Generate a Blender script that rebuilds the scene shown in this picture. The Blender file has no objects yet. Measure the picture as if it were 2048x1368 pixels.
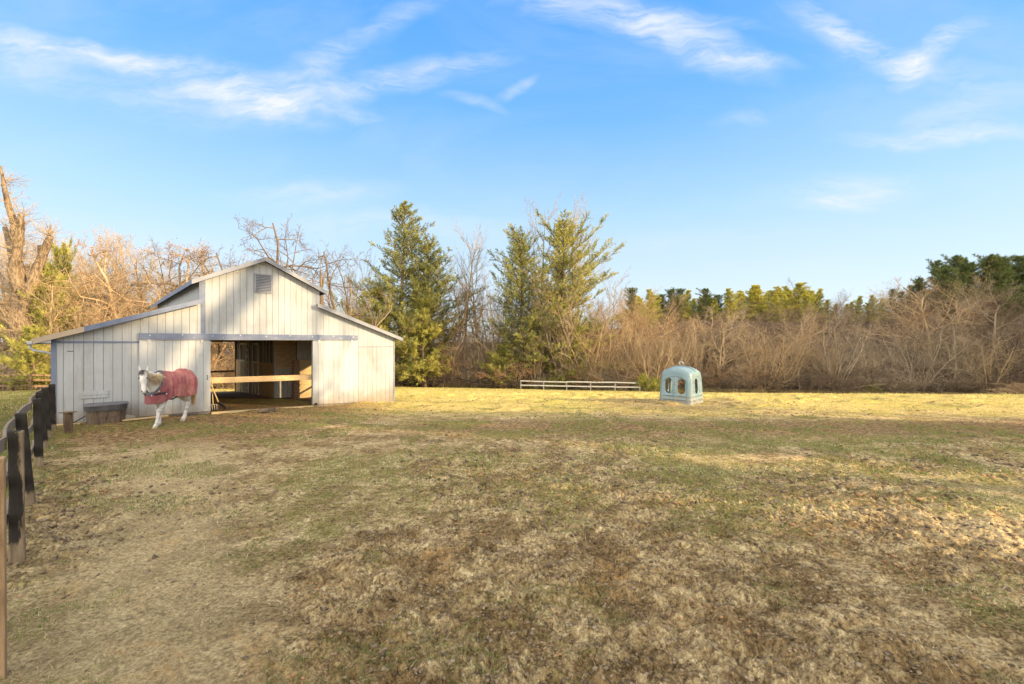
import bpy, math, random
import numpy as np
from mathutils import Vector, Matrix

# ------------------------------------------------------------------ camera, sky, sun, exposure
scene = bpy.context.scene
C = scene.collection
EYE = 2.3
FPX = 860.0                                     # focal length in pixels of the 2048 px wide photograph
cam_d = bpy.data.cameras.new('camera')
cam = bpy.data.objects.new('camera', cam_d)
C.objects.link(cam)
cam.location = (0, 0, EYE)
cam.rotation_euler = (math.radians(90), 0, 0)
cam_d.sensor_width = 36
cam_d.lens = FPX / 2048 * 36
cam_d.clip_start = 0.05
cam_d.clip_end = 6000
scene.camera = cam

SUN_EL = math.radians(15.0)
SUN_TRAVEL = Vector((-1.0, 0.27, 0)).normalized()      # horizontal direction the light travels
to_sun = Vector((-SUN_TRAVEL.x * math.cos(SUN_EL), -SUN_TRAVEL.y * math.cos(SUN_EL), math.sin(SUN_EL)))
sd = bpy.data.lights.new('sun', 'SUN')
sd.energy = 3.0
sd.angle = math.radians(0.55)
sd.color = (1.0, 0.76, 0.44)
sun = bpy.data.objects.new('sun', sd)
C.objects.link(sun)
sun.rotation_euler = to_sun.to_track_quat('Z', 'Y').to_euler()
sun.location = (30, 0, 30)

scene.view_settings.view_transform = 'Standard'
scene.view_settings.look = 'None'
scene.view_settings.gamma = 1
scene.view_settings.exposure = 1.65
scene.render.film_transparent = False

world = bpy.data.worlds.new('World')
scene.world = world
world.use_nodes = True
wn = world.node_tree
wn.nodes.clear()


class G:
    """small helper to write node graphs"""
    def __init__(s, nt):
        s.nt = nt

    def n(s, t, **kw):
        nd = s.nt.nodes.new(t)
        for k, v in kw.items():
            setattr(nd, k, v)
        return nd

    def _set(s, inp, v):
        if v is None:
            return
        if isinstance(v, bpy.types.NodeSocket):
            s.nt.links.new(v, inp)
        else:
            if hasattr(inp.default_value, '__len__'):
                v = tuple(v) if hasattr(v, '__len__') else (v,) * len(inp.default_value)
                if len(inp.default_value) == 4 and len(v) == 3:
                    v = v + (1,)
            inp.default_value = v

    def math(s, op, a, b=None, c=None, clamp=False):
        nd = s.n('ShaderNodeMath', operation=op, use_clamp=clamp)
        s._set(nd.inputs[0], a)
        if b is not None:
            s._set(nd.inputs[1], b)
        if c is not None:
            s._set(nd.inputs[2], c)
        return nd.outputs[0]

    def vmath(s, op, a, b=None):
        nd = s.n('ShaderNodeVectorMath', operation=op)
        s._set(nd.inputs[0], a)
        if b is not None:
            s._set(nd.inputs[3 if op == 'SCALE' else 1], b)
        return nd.outputs[1] if op in ('LENGTH', 'DOT_PRODUCT') else nd.outputs[0]

    def mix(s, f, a, b, blend='MIX'):
        nd = s.n('ShaderNodeMix', data_type='RGBA', blend_type=blend)
        s._set(nd.inputs[0], f)
        s._set(nd.inputs[6], a)
        s._set(nd.inputs[7], b)
        return nd.outputs[2]

    def noise(s, vec, scale, detail=4, rough=0.55, dist=0.0, col=False):
        nd = s.n('ShaderNodeTexNoise')
        if vec is not None:
            s._set(nd.inputs['Vector'], vec)
        nd.inputs['Scale'].default_value = scale
        nd.inputs['Detail'].default_value = detail
        nd.inputs['Roughness'].default_value = rough
        nd.inputs['Distortion'].default_value = dist
        return nd.outputs[1] if col else nd.outputs[0]

    def step(s, v, a, b, lo=0.0, hi=1.0):
        nd = s.n('ShaderNodeMapRange', interpolation_type='SMOOTHSTEP')
        s._set(nd.inputs[0], v)
        nd.inputs[1].default_value = a
        nd.inputs[2].default_value = b
        nd.inputs[3].default_value = lo
        nd.inputs[4].default_value = hi
        return nd.outputs[0]

    def mapping(s, vec, loc=(0, 0, 0), rot=(0, 0, 0), scale=(1, 1, 1), typ='POINT'):
        nd = s.n('ShaderNodeMapping', vector_type=typ)
        s._set(nd.inputs[0], vec)
        nd.inputs[1].default_value = loc
        nd.inputs[2].default_value = rot
        nd.inputs[3].default_value = scale
        return nd.outputs[0]


g = G(wn)
sky = g.n('ShaderNodeTexSky', sky_type='NISHITA')
sky.sun_disc = False
sky.sun_elevation = SUN_EL
sky.sun_rotation = math.atan2(to_sun.x, to_sun.y)
sky.altitude = 100
sky.air_density = 1.0
sky.dust_density = 0.6
sky.ozone_density = 2.0
tc = g.n('ShaderNodeTexCoord')
sep = g.n('ShaderNodeSeparateXYZ')
wn.links.new(tc.outputs['Generated'], sep.inputs[0])
ysafe = g.math('MAXIMUM', sep.outputs[1], 0.05)
cmb = g.n('ShaderNodeCombineXYZ')
wn.links.new(g.math('DIVIDE', sep.outputs[0], ysafe), cmb.inputs[0])
wn.links.new(g.math('DIVIDE', sep.outputs[2], ysafe), cmb.inputs[1])
uv0 = cmb.outputs[0]
warp = g.vmath('SUBTRACT', g.noise(uv0, 2.2, 4, 0.6, col=True), (0.5, 0.5, 0.5))
uv = g.vmath('ADD', uv0, g.vmath('MULTIPLY', warp, (0.26, 0.16, 0)))
# cirrus: centre, half length, half width (photograph pixels), slope in degrees, strength
cl = [(50, 120, 130, 65, 20, .6), (260, 128, 230, 24, 8, .95), (420, 200, 290, 50, 4, .6), (500, 214, 140, 26, 17, .8),
      (800, 158, 260, 26, -13, .75), (600, 150, 110, 45, -40, .45), (1190, 18, 190, 34, 8, .75), (1375, 85, 180, 36, 28, .75),
      (1455, 125, 130, 18, 3, .6), (1725, 75, 180, 38, 25, .95), (1885, 105, 120, 28, -30, .85), (1880, 275, 210, 18, -1, .85),
      (1900, 235, 130, 36, 0, .5), (1690, 385, 160, 34, -6, .7), (1640, 405, 90, 20, 4, .5), (630, 392, 170, 20, 0, .6),
      (955, 215, 80, 14, 18, .4), (1045, 172, 60, 12, -30, .5), (1470, 255, 60, 16, 0, .35), (760, 445, 300, 26, 0, .4),
      (760, 45, 180, 26, -28, .4), (690, 235, 120, 14, 6, .4), (1430, 45, 90, 12, 8, .35), (1250, 470, 500, 30, 0, .22),
      (1960, 170, 160, 40, 8, .4)]
tot = None
for (x, y, a, b, deg, s_) in cl:
    cx, cy = (x - 1024) / FPX, (684 - y) / FPX
    v = g.vmath('SUBTRACT', uv, (cx, cy, 0))
    nd = g.n('ShaderNodeMapping', vector_type='TEXTURE')
    wn.links.new(v, nd.inputs[0])
    nd.inputs[2].default_value = (0, 0, -math.radians(deg))
    nd.inputs[3].default_value = (a * 1.25 / FPX, b * 1.45 / FPX, 1)
    m = g.step(g.vmath('LENGTH', nd.outputs[0]), 0.0, 1.15, s_, 0.0)
    tot = m if tot is None else g.math('ADD', tot, m)
streak = g.noise(g.mapping(uv, rot=(0, 0, 0.12), scale=(1.6, 9.0, 1)), 2.4, 8, 0.62, 0.6)
fine = g.noise(g.mapping(uv, rot=(0, 0, -0.2), scale=(6, 20, 1)), 3.0, 6, 0.7, 0.4)
tex = g.math('ADD', g.step(streak, 0.30, 0.68, 0.38, 1.15), g.step(fine, 0.3, 0.75, -0.22, 0.22))
cmask = g.math('MULTIPLY', g.math('MULTIPLY', tot, tex), 0.74, clamp=True)
# thin high haze everywhere
thin = g.math('MULTIPLY', g.step(g.noise(g.mapping(uv0, scale=(1, 2.6, 1)), 1.6, 5, 0.6, 0.5), 0.42, 0.75), 0.16)
cmask = g.math('MAXIMUM', cmask, thin)
cmask = g.math('MULTIPLY', cmask, g.step(sep.outputs[1], 0.02, 0.25))
elev = sep.outputs[2]
ramp = g.n('ShaderNodeValToRGB')
els = [(0.0, (1.95, 2.12, 2.25, 1)), (0.10, (1.75, 2.05, 2.3, 1)), (0.18, (1.50, 1.92, 2.3, 1)), (0.27, (1.15, 1.76, 2.35, 1)), (0.45, (0.50, 1.25, 2.35, 1)), (0.62, (0.26, 0.98, 2.3, 1)), (1.0, (0.24, 0.9, 2.1, 1))]
ramp.color_ramp.elements[0].position, ramp.color_ramp.elements[0].color = els[0]
ramp.color_ramp.elements[1].position, ramp.color_ramp.elements[1].color = els[-1]
for p_, c_ in els[1:-1]:
    e_ = ramp.color_ramp.elements.new(p_)
    e_.color = c_
wn.links.new(elev, ramp.inputs[0])
# Nishita sky pulled towards the clear winter blue of the photograph
skyc = g.mix(0.93, g.mix(1.0, sky.outputs[0], (0.75, 0.95, 1.1), 'MULTIPLY'), ramp.outputs[0])
cloudc = g.mix(cmask, skyc, (2.1, 2.2, 2.35))
# unseen pale veil overhead and behind the camera, added as bright fill light
fill_veil = g.math('MAXIMUM', g.step(sep.outputs[2], 0.66, 0.86), g.step(sep.outputs[1], 0.10, -0.30))
fill_veil = g.math('MULTIPLY', fill_veil, g.step(g.noise(tc.outputs['Generated'], 2.5, 5, 0.6), 0.25, 0.6, 0.75, 1.0))
low = g.math('MULTIPLY', g.step(sep.outputs[1], 0.10, -0.30), g.step(sep.outputs[2], 0.45, 0.80, 1.0, 0.0))
cloudc = g.mix(fill_veil, cloudc, g.mix(low, (4.9, 4.45, 3.75), (7.8, 7.6, 7.1)))
bg = g.n('ShaderNodeBackground')
wn.links.new(cloudc, bg.inputs[0])
bg.inputs[1].default_value = 0.14
out = g.n('ShaderNodeOutputWorld')
wn.links.new(bg.outputs[0], out.inputs[0])

# ------------------------------------------------------------------ helpers
rng = np.random.default_rng(7)
rnd = random.Random(11)


def tag(o, label=None, cat=None, group=None, kind=None):
    if label:
        o['label'] = label
    if cat:
        o['category'] = cat
    if group:
        o['group'] = group
    if kind:
        o['kind'] = kind
    return o


def empty(name, loc, rz=0.0, label=None, cat=None, group=None):
    o = bpy.data.objects.new(name, None)
    C.objects.link(o)
    o.location = loc
    o.rotation_euler = (0, 0, rz)
    o.empty_display_size = 0.2
    return tag(o, label, cat, group)


def make_mesh(name, verts, faces, mat=None, smooth=False, nside=None, uvs=None):
    """verts (n,3) array; faces (m,k) array or list of tuples"""
    me = bpy.data.meshes.new(name)
    if isinstance(faces, np.ndarray):
        v = np.ascontiguousarray(verts, dtype=np.float32)
        f = np.ascontiguousarray(faces, dtype=np.int32)
        m, k = f.shape
        me.vertices.add(len(v))
        me.vertices.foreach_set('co', v.ravel())
        me.loops.add(m * k)
        me.loops.foreach_set('vertex_index', f.ravel())
        me.polygons.add(m)
        me.polygons.foreach_set('loop_start', np.arange(0, m * k, k, dtype=np.int32))
        me.polygons.foreach_set('loop_total', np.full(m, k, dtype=np.int32))
        me.update(calc_edges=True)
    else:
        me.from_pydata([tuple(p) for p in verts], [], faces)
        me.update()
    if smooth:
        me.polygons.foreach_set('use_smooth', np.ones(len(me.polygons), dtype=bool))
    if mat:
        me.materials.append(mat)
    return me


def obj(name, me, parent=None):
    o = bpy.data.objects.new(name, me)
    C.objects.link(o)
    if parent is not None:
        o.parent = parent
    return o


def copy_tree(o, parent=None):
    c = o.copy()
    C.objects.link(c)
    c.parent = parent
    for ch in list(o.children):
        copy_tree(ch, c)
    return c


class MB:
    """collects prisms and boxes into one mesh"""
    def __init__(s):
        s.v, s.f = [], []

    def add(s, vs, fs):
        b = len(s.v)
        s.v += [tuple(p) for p in vs]
        s.f += [tuple(i + b for i in f) for f in fs]
        return s

    def box(s, x0, x1, y0, y1, z0, z1):
        return s.add([(x0, y0, z0), (x1, y0, z0), (x1, y1, z0), (x0, y1, z0), (x0, y0, z1), (x1, y0, z1), (x1, y1, z1), (x0, y1, z1)],
                     [(0, 3, 2, 1), (4, 5, 6, 7), (0, 1, 5, 4), (1, 2, 6, 5), (2, 3, 7, 6), (3, 0, 4, 7)])

    def obox(s, c, size, M=None, taper=1.0):
        """box centred at c, rotated by matrix M (3x3)"""
        sx, sy, sz = [q / 2 for q in size]
        vs = []
        for z in (-1, 1):
            t = taper if z > 0 else 1
            for x, y in ((-1, -1), (1, -1), (1, 1), (-1, 1)):
                p = Vector((x * sx * t, y * sy * t, z * sz))
                if M is not None:
                    p = M @ p
                vs.append(p + Vector(c))
        return s.add(vs, [(0, 3, 2, 1), (4, 5, 6, 7), (0, 1, 5, 4), (1, 2, 6, 5), (2, 3, 7, 6), (3, 0, 4, 7)])

    def bar(s, a, b, w, h, up=(0, 0, 1)):
        """beam from a to b; w across, h along up"""
        a, b, up = Vector(a), Vector(b), Vector(up)
        d = (b - a).normalized()
        side = d.cross(up).normalized()
        u2 = side.cross(d).normalized()
        vs = []
        for p in (a, b):
            for i, j in ((-1, -1), (1, -1), (1, 1), (-1, 1)):
                vs.append(p + side * (i * w / 2) + u2 * (j * h / 2))
        return s.add(vs, [(0, 1, 2, 3), (7, 6, 5, 4), (0, 4, 5, 1), (1, 5, 6, 2), (2, 6, 7, 3), (3, 7, 4, 0)])

    def tube(s, pts, rad, n=8, caps=True):
        pts = [Vector(p) for p in pts]
        if not hasattr(rad, '__len__'):
            rad = [rad] * len(pts)
        vs, fs = [], []
        ref = Vector((0.13, 0.31, 0.94)).normalized()
        for i, p in enumerate(pts):
            d = (pts[min(i + 1, len(pts) - 1)] - pts[max(i - 1, 0)]).normalized()
            a = d.cross(ref).normalized()
            b = d.cross(a)
            for k in range(n):
                t = 2 * math.pi * k / n
                vs.append(p + (a * math.cos(t) + b * math.sin(t)) * rad[i])
        for i in range(len(pts) - 1):
            for k in range(n):
                k2 = (k + 1) % n
                fs.append((i * n + k, i * n + k2, (i + 1) * n + k2, (i + 1) * n + k))
        if caps:
            fs.append(tuple(range(n - 1, -1, -1)))
            fs.append(tuple((len(pts) - 1) * n + k for k in range(n)))
        return s.add(vs, fs)

    def prism(s, poly, y0, y1):
        """polygon of (x,z) points extruded from y0 to y1"""
        n = len(poly)
        vs = [(x, y0, z) for x, z in poly] + [(x, y1, z) for x, z in poly]
        fs = [tuple(range(n)), tuple(range(2 * n - 1, n - 1, -1))]
        for i in range(n):
            j = (i + 1) % n
            fs.append((i, i + n, j + n, j))
        return s.add(vs, fs)

    def build(s, name, mat, parent=None, smooth=False, bevel=0.0):
        me = make_mesh(name, s.v, s.f, mat, smooth)
        o = obj(name, me, parent)
        if bevel:
            m = o.modifiers.new('bevel', 'BEVEL')
            m.width = bevel
            m.segments = 2
            m.limit_method = 'ANGLE'
        return o


# vectorised value noise
def _hash(ix, iy, seed):
    h = (ix.astype(np.int64) * 374761393 + iy.astype(np.int64) * 668265263 + seed * 974634777) & 0x7fffffff
    h = (h ^ (h >> 13)) * 1274126177 & 0x7fffffff
    return ((h ^ (h >> 16)) & 0xffff) / 65535.0


def vnoise(x, y, seed=0):
    ix, iy = np.floor(x), np.floor(y)
    fx, fy = x - ix, y - iy
    fx = fx * fx * (3 - 2 * fx)
    fy = fy * fy * (3 - 2 * fy)
    a = _hash(ix, iy, seed)
    b = _hash(ix + 1, iy, seed)
    c = _hash(ix, iy + 1, seed)
    d = _hash(ix + 1, iy + 1, seed)
    return (a * (1 - fx) + b * fx) * (1 - fy) + (c * (1 - fx) + d * fx) * fy


def fbm(x, y, octv=4, seed=0, gain=0.5):
    s, a, t = 0, 1.0, 0
    for i in range(octv):
        c, q = math.cos(i * 1.1), math.sin(i * 1.1)
        s = s + a * vnoise((x * c - y * q) * 2 ** i + 17.3 * i, (x * q + y * c) * 2 ** i - 9.1 * i, seed + i)
        t += a
        a *= gain
    return s / t


def sstep(v, a, b):
    t = np.clip((v - a) / (b - a), 0, 1)
    return t * t * (3 - 2 * t)


def ground_base(X, Y):
    """large shape of the land, without clods"""
    X = np.asarray(X, dtype=float)
    Y = np.asarray(Y, dtype=float)
    h = -0.045 * np.clip(Y - 12, 0, 8) - 0.085 * np.clip(Y - 20, 0, 31)
    h = h - 0.017 * np.clip(X + 13, 0, 80) * sstep(Y, 18, 49)
    hillr = sstep(X, 8, 40)
    h = h + sstep(Y, 58, 92) * (2.5 + 8.3 * hillr)
    h = h + sstep(Y, 120, 400) * (1.0 + 6 * hillr)
    h = h + 0.06 * (fbm(X * 0.25, Y * 0.25, 2, 5) - 0.5) * sstep(np.hypot(X, Y), 3, 10)
    return h


def gz(x, y):
    return float(ground_base(np.array([x]), np.array([y]))[0])


def churn(X, Y):
    """how trampled the soil is"""
    c = fbm(X * 0.35 + 3.1, Y * 0.35, 3, 21)
    near = 1 - sstep(Y, 5.5, 12)
    c = sstep(c, 0.36, 0.62)
    path = np.exp(-((X + Y * 0.72 + 0.6) / 1.1) ** 2)          # the flatter track along the fence
    return np.clip(c * (0.25 + 0.75 * near) * (1 - 0.45 * path) + 0.14, 0, 1)


def ground_detail(X, Y):
    R = np.hypot(X, Y)
    ch = churn(X, Y)
    d = 0.05 * (fbm(X * 0.9, Y * 0.9, 3, 31) - 0.5)
    hoof = fbm(X * 3.3, Y * 3.3, 3, 41)
    d = d - ch * 0.055 * (1 - np.minimum(1, np.abs(hoof - 0.5) * 5)) + ch * .02
    cl1 = fbm(X * 9 + 2 * hoof, Y * 9, 3, 51, 0.6)
    bil = np.minimum(1, np.abs(cl1 - 0.5) * 6) ** .7 - .6
    d = d + ch * 0.026 * bil * sstep(40 - R, 5, 30)
    cl2 = fbm(X * 26, Y * 26, 3, 61, 0.6)
    d = d + (0.35 + ch) * 0.012 * (np.minimum(1, np.abs(cl2 - 0.5) * 6) ** .7 - .6) * sstep(16 - R, 2, 10)
    cl3 = vnoise(X * 75, Y * 75, 71)
    d = d + (0.5 + ch) * 0.007 * (cl3 - 0.5) * sstep(8 - R, 1, 5)
    d = d + 0.10 * sstep(fbm(X * .8, Y * .8, 3, 77), 0.56, 0.70) * sstep(Y, 13, 18) * (1 - sstep(Y, 30, 40))
    inbarn = barn_inside(X, Y)
    return d * (1 - inbarn)


BX, BY, BTH = -12.68, 11.87, 0.771
BW, BL = 10.37, 13.2


def barn_inside(X, Y):
    c, s = math.cos(BTH), math.sin(BTH)
    u = (X - BX) * c + (Y - BY) * s
    v = -(X - BX) * s + (Y - BY) * c
    return sstep(u, -0.3, 0.3) * (1 - sstep(u, BW - .3, BW + .3)) * sstep(v, -0.3, 0.5) * (1 - sstep(v, BL - .3, BL + .3))


# ------------------------------------------------------------------ materials
def new_mat(name):
    m = bpy.data.materials.new(name)
    m.use_nodes = True
    nt = m.node_tree
    nt.nodes.clear()
    g = G(nt)
    o = g.n('ShaderNodeOutputMaterial')
    p = g.n('ShaderNodeBsdfPrincipled')
    nt.links.new(p.outputs[0], o.inputs[0])
    return m, g, p


def mottled(name, c1, c2, scale=4.0, rough=0.8, bump=0.0, bscale=30, stretch=(1, 1, 1), lo=.35, hi=.65, c3=None, s3=1.0, metal=0.0, spec=0.3, world=False, trans=0.0):
    m, g, p = new_mat(name)
    if world:
        vec = g.n('ShaderNodeNewGeometry').outputs['Position']
    else:
        vec = g.n('ShaderNodeTexCoord').outputs['Object']
    vec = g.mapping(vec, scale=stretch)
    col = g.mix(g.step(g.noise(vec, scale, 5, 0.6), lo, hi), c1, c2)
    if c3:
        col = g.mix(g.step(g.noise(vec, s3, 4, 0.6), .52, .68), col, c3)
    g._set(p.inputs['Base Color'], col)
    p.inputs['Roughness'].default_value = rough
    p.inputs['Metallic'].default_value = metal
    p.inputs['Specular IOR Level'].default_value = spec
    if bump:
        b = g.n('ShaderNodeBump')
        b.inputs['Strength'].default_value = bump
        b.inputs['Distance'].default_value = 0.01
        g._set(b.inputs['Height'], g.noise(vec, bscale, 5, 0.65))
        m.node_tree.links.new(b.outputs[0], p.inputs['Normal'])
    if trans:
        o = [n for n in m.node_tree.nodes if n.type == 'OUTPUT_MATERIAL'][0]
        t = g.n('ShaderNodeBsdfTranslucent')
        g._set(t.inputs[0], col)
        ms = g.n('ShaderNodeMixShader')
        ms.inputs[0].default_value = trans
        m.node_tree.links.new(p.outputs[0], ms.inputs[1])
        m.node_tree.links.new(t.outputs[0], ms.inputs[2])
        m.node_tree.links.new(ms.outputs[0], o.inputs[0])
    return m


def rgb(r, g_, b):
    """sRGB 0-255 to linear"""
    f = lambda c: (c / 255 / 12.92) if c / 255 < 0.04045 else ((c / 255 + 0.055) / 1.055) ** 2.4
    return (f(r), f(g_), f(b))


M = {}


def paint_mat(name, c1, dirt, amt=0.5):
    m, g, p = new_mat(name)
    pos = g.n('ShaderNodeTexCoord').outputs['Object']
    big = g.noise(pos, 0.9, 5, 0.65)
    strk = g.noise(g.mapping(pos, scale=(14, 14, 0.9)), 1.0, 5, 0.65)
    grain = g.noise(g.mapping(pos, scale=(60, 60, 4)), 1.0, 4, 0.7)
    sp = g.n('ShaderNodeSeparateXYZ')
    m.node_tree.links.new(pos, sp.inputs[0])
    low = g.step(g.math('ADD', sp.outputs[2], g.math('MULTIPLY', g.noise(pos, 2.5, 4, 0.6), 0.8)), 0.1, 0.95, 1.0, 0.0)
    f = g.math('MULTIPLY', g.math('ADD', g.step(strk, .5, .75), g.math('MULTIPLY', g.step(big, .45, .7), .6)), amt * 0.55, clamp=True)
    col = g.mix(f, c1, dirt)
    col = g.mix(g.math('MULTIPLY', low, 0.88 * amt), col, (0.24, 0.18, 0.12))
    col = g.mix(g.math('MULTIPLY', g.step(grain, .60, .78), 0.35 * amt), col, (0.22, 0.19, 0.15))
    # each board its own tone
    brd = g.n('ShaderNodeTexWhiteNoise', noise_dimensions='1D')
    g._set(brd.inputs['W'], g.math('FLOOR', g.math('DIVIDE', sp.outputs[0], 0.203)))
    col = g.mix(g.math('MULTIPLY', brd.outputs[0], 0.14), col, (0.25, 0.225, 0.185))
    g._set(p.inputs['Base Color'], col)
    p.inputs['Roughness'].default_value = 0.75
    p.inputs['Specular IOR Level'].default_value = 0.25
    b = g.n('ShaderNodeBump')
    b.inputs['Strength'].default_value = 0.35
    b.inputs['Distance'].default_value = 0.006
    g._set(b.inputs['Height'], g.math('ADD', grain, strk))
    m.node_tree.links.new(b.outputs[0], p.inputs['Normal'])
    return m


M['siding'] = paint_mat('siding_paint', (0.37, 0.38, 0.385), (0.23, 0.215, 0.195), 1.0)
M['door'] = paint_mat('door_paint', (0.405, 0.415, 0.415), (0.24, 0.225, 0.20), 0.9)
M['trim'] = mottled('trim_shade_toned', (0.12, 0.145, 0.215), (0.16, 0.18, 0.245), 3, 0.6, 0.2, 20)  # grey trim with the blue of the shade put into its colour
M['fascia'] = mottled('trim_sun_toned', (0.19, 0.195, 0.225), (0.24, 0.245, 0.27), 2, 0.6, 0.15, 20)  # the same trim, paler, with sunlight put into its colour
M['fascia_bare'] = mottled('bare_fascia', (0.42, 0.33, 0.24), (0.36, 0.28, 0.2), 2, 0.7, 0.3, 20)
M['roof'] = mottled('shingle_roof', (0.10, 0.095, 0.09), (0.16, 0.15, 0.14), 8, 0.9, 0.6, 40)
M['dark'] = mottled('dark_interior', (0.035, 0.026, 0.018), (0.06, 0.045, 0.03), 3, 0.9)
M['sheath'] = mottled('grey_sheathing', (0.10, 0.095, 0.09), (0.14, 0.13, 0.12), 3, 0.9)
M['plywood'] = mottled('brown_plywood', (0.48, 0.33, 0.17), (0.36, 0.24, 0.12), 2, 0.8, 0.3, 20, (2, 2, 9))
M['plank'] = mottled('pale_plank', (0.62, 0.46, 0.24), (0.50, 0.36, 0.18), 3, 0.8, 0.3, 20, (1, 6, 12))
M['greyboard'] = mottled('grey_board', (0.30, 0.285, 0.26), (0.40, 0.37, 0.32), 3, 0.8, 0.3, 20, (8, 8, 1))
M['newwood'] = mottled('new_pine_board', (0.52, 0.36, 0.18), (0.42, 0.28, 0.13), 2, 0.7, 0.3, 30, (1, 14, 14))
M['whitewood'] = mottled('pale_frame', (0.74, 0.66, 0.52), (0.6, 0.52, 0.4), 3, .8)
M['metal'] = mottled('galvanised', (0.35, 0.35, 0.36), (0.5, 0.5, 0.5), 6, 0.4, metal=0.7)
M['white_metal'] = mottled('white_gutter', (0.36, 0.36, 0.37), (0.44, 0.44, 0.44), 3, 0.5)
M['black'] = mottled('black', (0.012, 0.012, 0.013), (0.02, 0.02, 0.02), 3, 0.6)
M['brick'] = mottled('rough_brick', (0.22, 0.13, 0.08), (0.30, 0.19, 0.12), 12, 0.9, 0.6, 30)
M['concrete'] = mottled('foundation', (0.40, 0.36, 0.30), (0.30, 0.26, 0.21), 3, 0.9, 0.5, 20)


def bark_mat(name, c1, c2, c3=None, scale=2.0, bump=0.6):
    return mottled(name, c1, c2, scale, 0.9, bump, 14, (3, 3, 0.7), c3=c3, s3=1.2, spec=0.1)


M['bark_tan'] = bark_mat('tan_bark', (0.53, 0.385, 0.225), (0.35, 0.25, 0.145))
M['bark_rust'] = bark_mat('rust_bark', (0.47, 0.325, 0.185), (0.30, 0.205, 0.115))
M['bark_grey'] = bark_mat('grey_bark', (0.41, 0.315, 0.21), (0.23, 0.185, 0.135))
M['bark_dark'] = bark_mat('dark_bark', (0.13, 0.095, 0.065), (0.20, 0.14, 0.09))
M['bark_big'] = bark_mat('old_trunk_bark', (0.30, 0.22, 0.14), (0.13, 0.09, 0.06), (0.08, 0.055, 0.035), 4, 1.0)
M['bark_pine'] = bark_mat('pine_bark', (0.13, 0.09, 0.06), (0.20, 0.14, 0.09))
M['needle'] = mottled('pine_needles', (0.11, 0.135, 0.045), (0.43, 0.41, 0.12), 1.3, 0.7, lo=.35, hi=.65, spec=0.2, trans=0.3)
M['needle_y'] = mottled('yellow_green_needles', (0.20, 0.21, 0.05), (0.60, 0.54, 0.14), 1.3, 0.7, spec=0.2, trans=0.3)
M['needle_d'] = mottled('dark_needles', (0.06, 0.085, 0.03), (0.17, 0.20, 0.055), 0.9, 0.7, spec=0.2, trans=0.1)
M['leaf_dry'] = mottled('dry_leaves', (0.32, 0.14, 0.05), (0.24, 0.11, 0.05), 2, 0.8, trans=0.2)
M['leaf_yellow'] = mottled('yellow_green_leaves', (0.34, 0.30, 0.04), (0.20, 0.24, 0.03), 2, 0.7, trans=0.2)
M['straw'] = mottled('straw', (0.56, 0.45, 0.26), (0.40, 0.30, 0.15), 1.5, 0.8, world=True)
M['grass'] = mottled('grass_blades', (0.15, 0.19, 0.045), (0.25, 0.26, 0.07), 1.5, 0.7, world=True, trans=0.2)
M['dry_grass'] = mottled('dry_grass_blades', (0.54, 0.44, 0.19), (0.42, 0.37, 0.115), 0.35, 0.8, world=True, trans=0.2)
M['clod'] = mottled('dry_clods', (0.27, 0.205, 0.135), (0.07, 0.048, 0.03), 9, 0.95, 0.8, 40, world=True, c3=(0.36, 0.20, 0.09), s3=0.9)


def weathered(name, pale, black, th=(.46, .54)):
    m, g, p = new_mat(name)
    pos = g.n('ShaderNodeTexCoord').outputs['Object']
    grain = g.noise(g.mapping(pos, scale=(26, 26, 2.2)), 1.0, 5, 0.7)
    patch = g.noise(g.mapping(pos, scale=(5, 5, 1.1)), 1.3, 6, 0.72)
    col = g.mix(g.step(grain, .3, .7), pale, tuple(q * 0.62 for q in pale))
    col = g.mix(g.step(patch, *th), col, black)
    if name == 'tarred_post':
        sp = g.n('ShaderNodeSeparateXYZ')
        m.node_tree.links.new(pos, sp.inputs[0])
        side = g.math('ADD', sp.outputs[0], sp.outputs[1])
        wob = g.math('MULTIPLY', g.math('SUBTRACT', patch, .5), .45)
        msk = g.step(g.math('ADD', side, wob), .055, .085, 1, 0)
        foot = g.step(g.math('ADD', sp.outputs[2], g.math('MULTIPLY', patch, .3)), .30, .36)
        col = g.mix(g.math('MULTIPLY', msk, foot), g.mix(g.step(grain, .3, .7), pale, tuple(q * 0.5 for q in pale)), g.mix(grain, black, (.05, .042, .035)))
    g._set(p.inputs['Base Color'], col)
    p.inputs['Roughness'].default_value = 0.9
    p.inputs['Specular IOR Level'].default_value = 0.15
    b = g.n('ShaderNodeBump')
    b.inputs['Strength'].default_value = 0.6
    b.inputs['Distance'].default_value = 0.006
    g._set(b.inputs['Height'], grain)
    m.node_tree.links.new(b.outputs[0], p.inputs['Normal'])
    return m


M['post_black'] = weathered('tarred_post', (0.27, 0.20, 0.13), (0.012, 0.010, 0.009), (.40, .46))
M['rail_grey'] = weathered('weathered_rail', (0.25, 0.20, 0.155), (0.09, 0.065, 0.05), (.56, .70))
M['rail_brown'] = weathered('brown_rail', (0.26, 0.17, 0.10), (0.06, 0.045, 0.035), (.50, .60))
M['rail_dark'] = weathered('dark_rail', (0.07, 0.05, 0.035), (0.02, 0.016, 0.013), (.45, .60))
M['rail_white'] = weathered('pale_rail', (0.78, 0.72, 0.60), (0.36, 0.3, 0.22), (.7, .85))
M['stump'] = weathered('round_log', (0.20, 0.14, 0.09), (0.09, 0.06, 0.04), (.45, .6))


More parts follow.
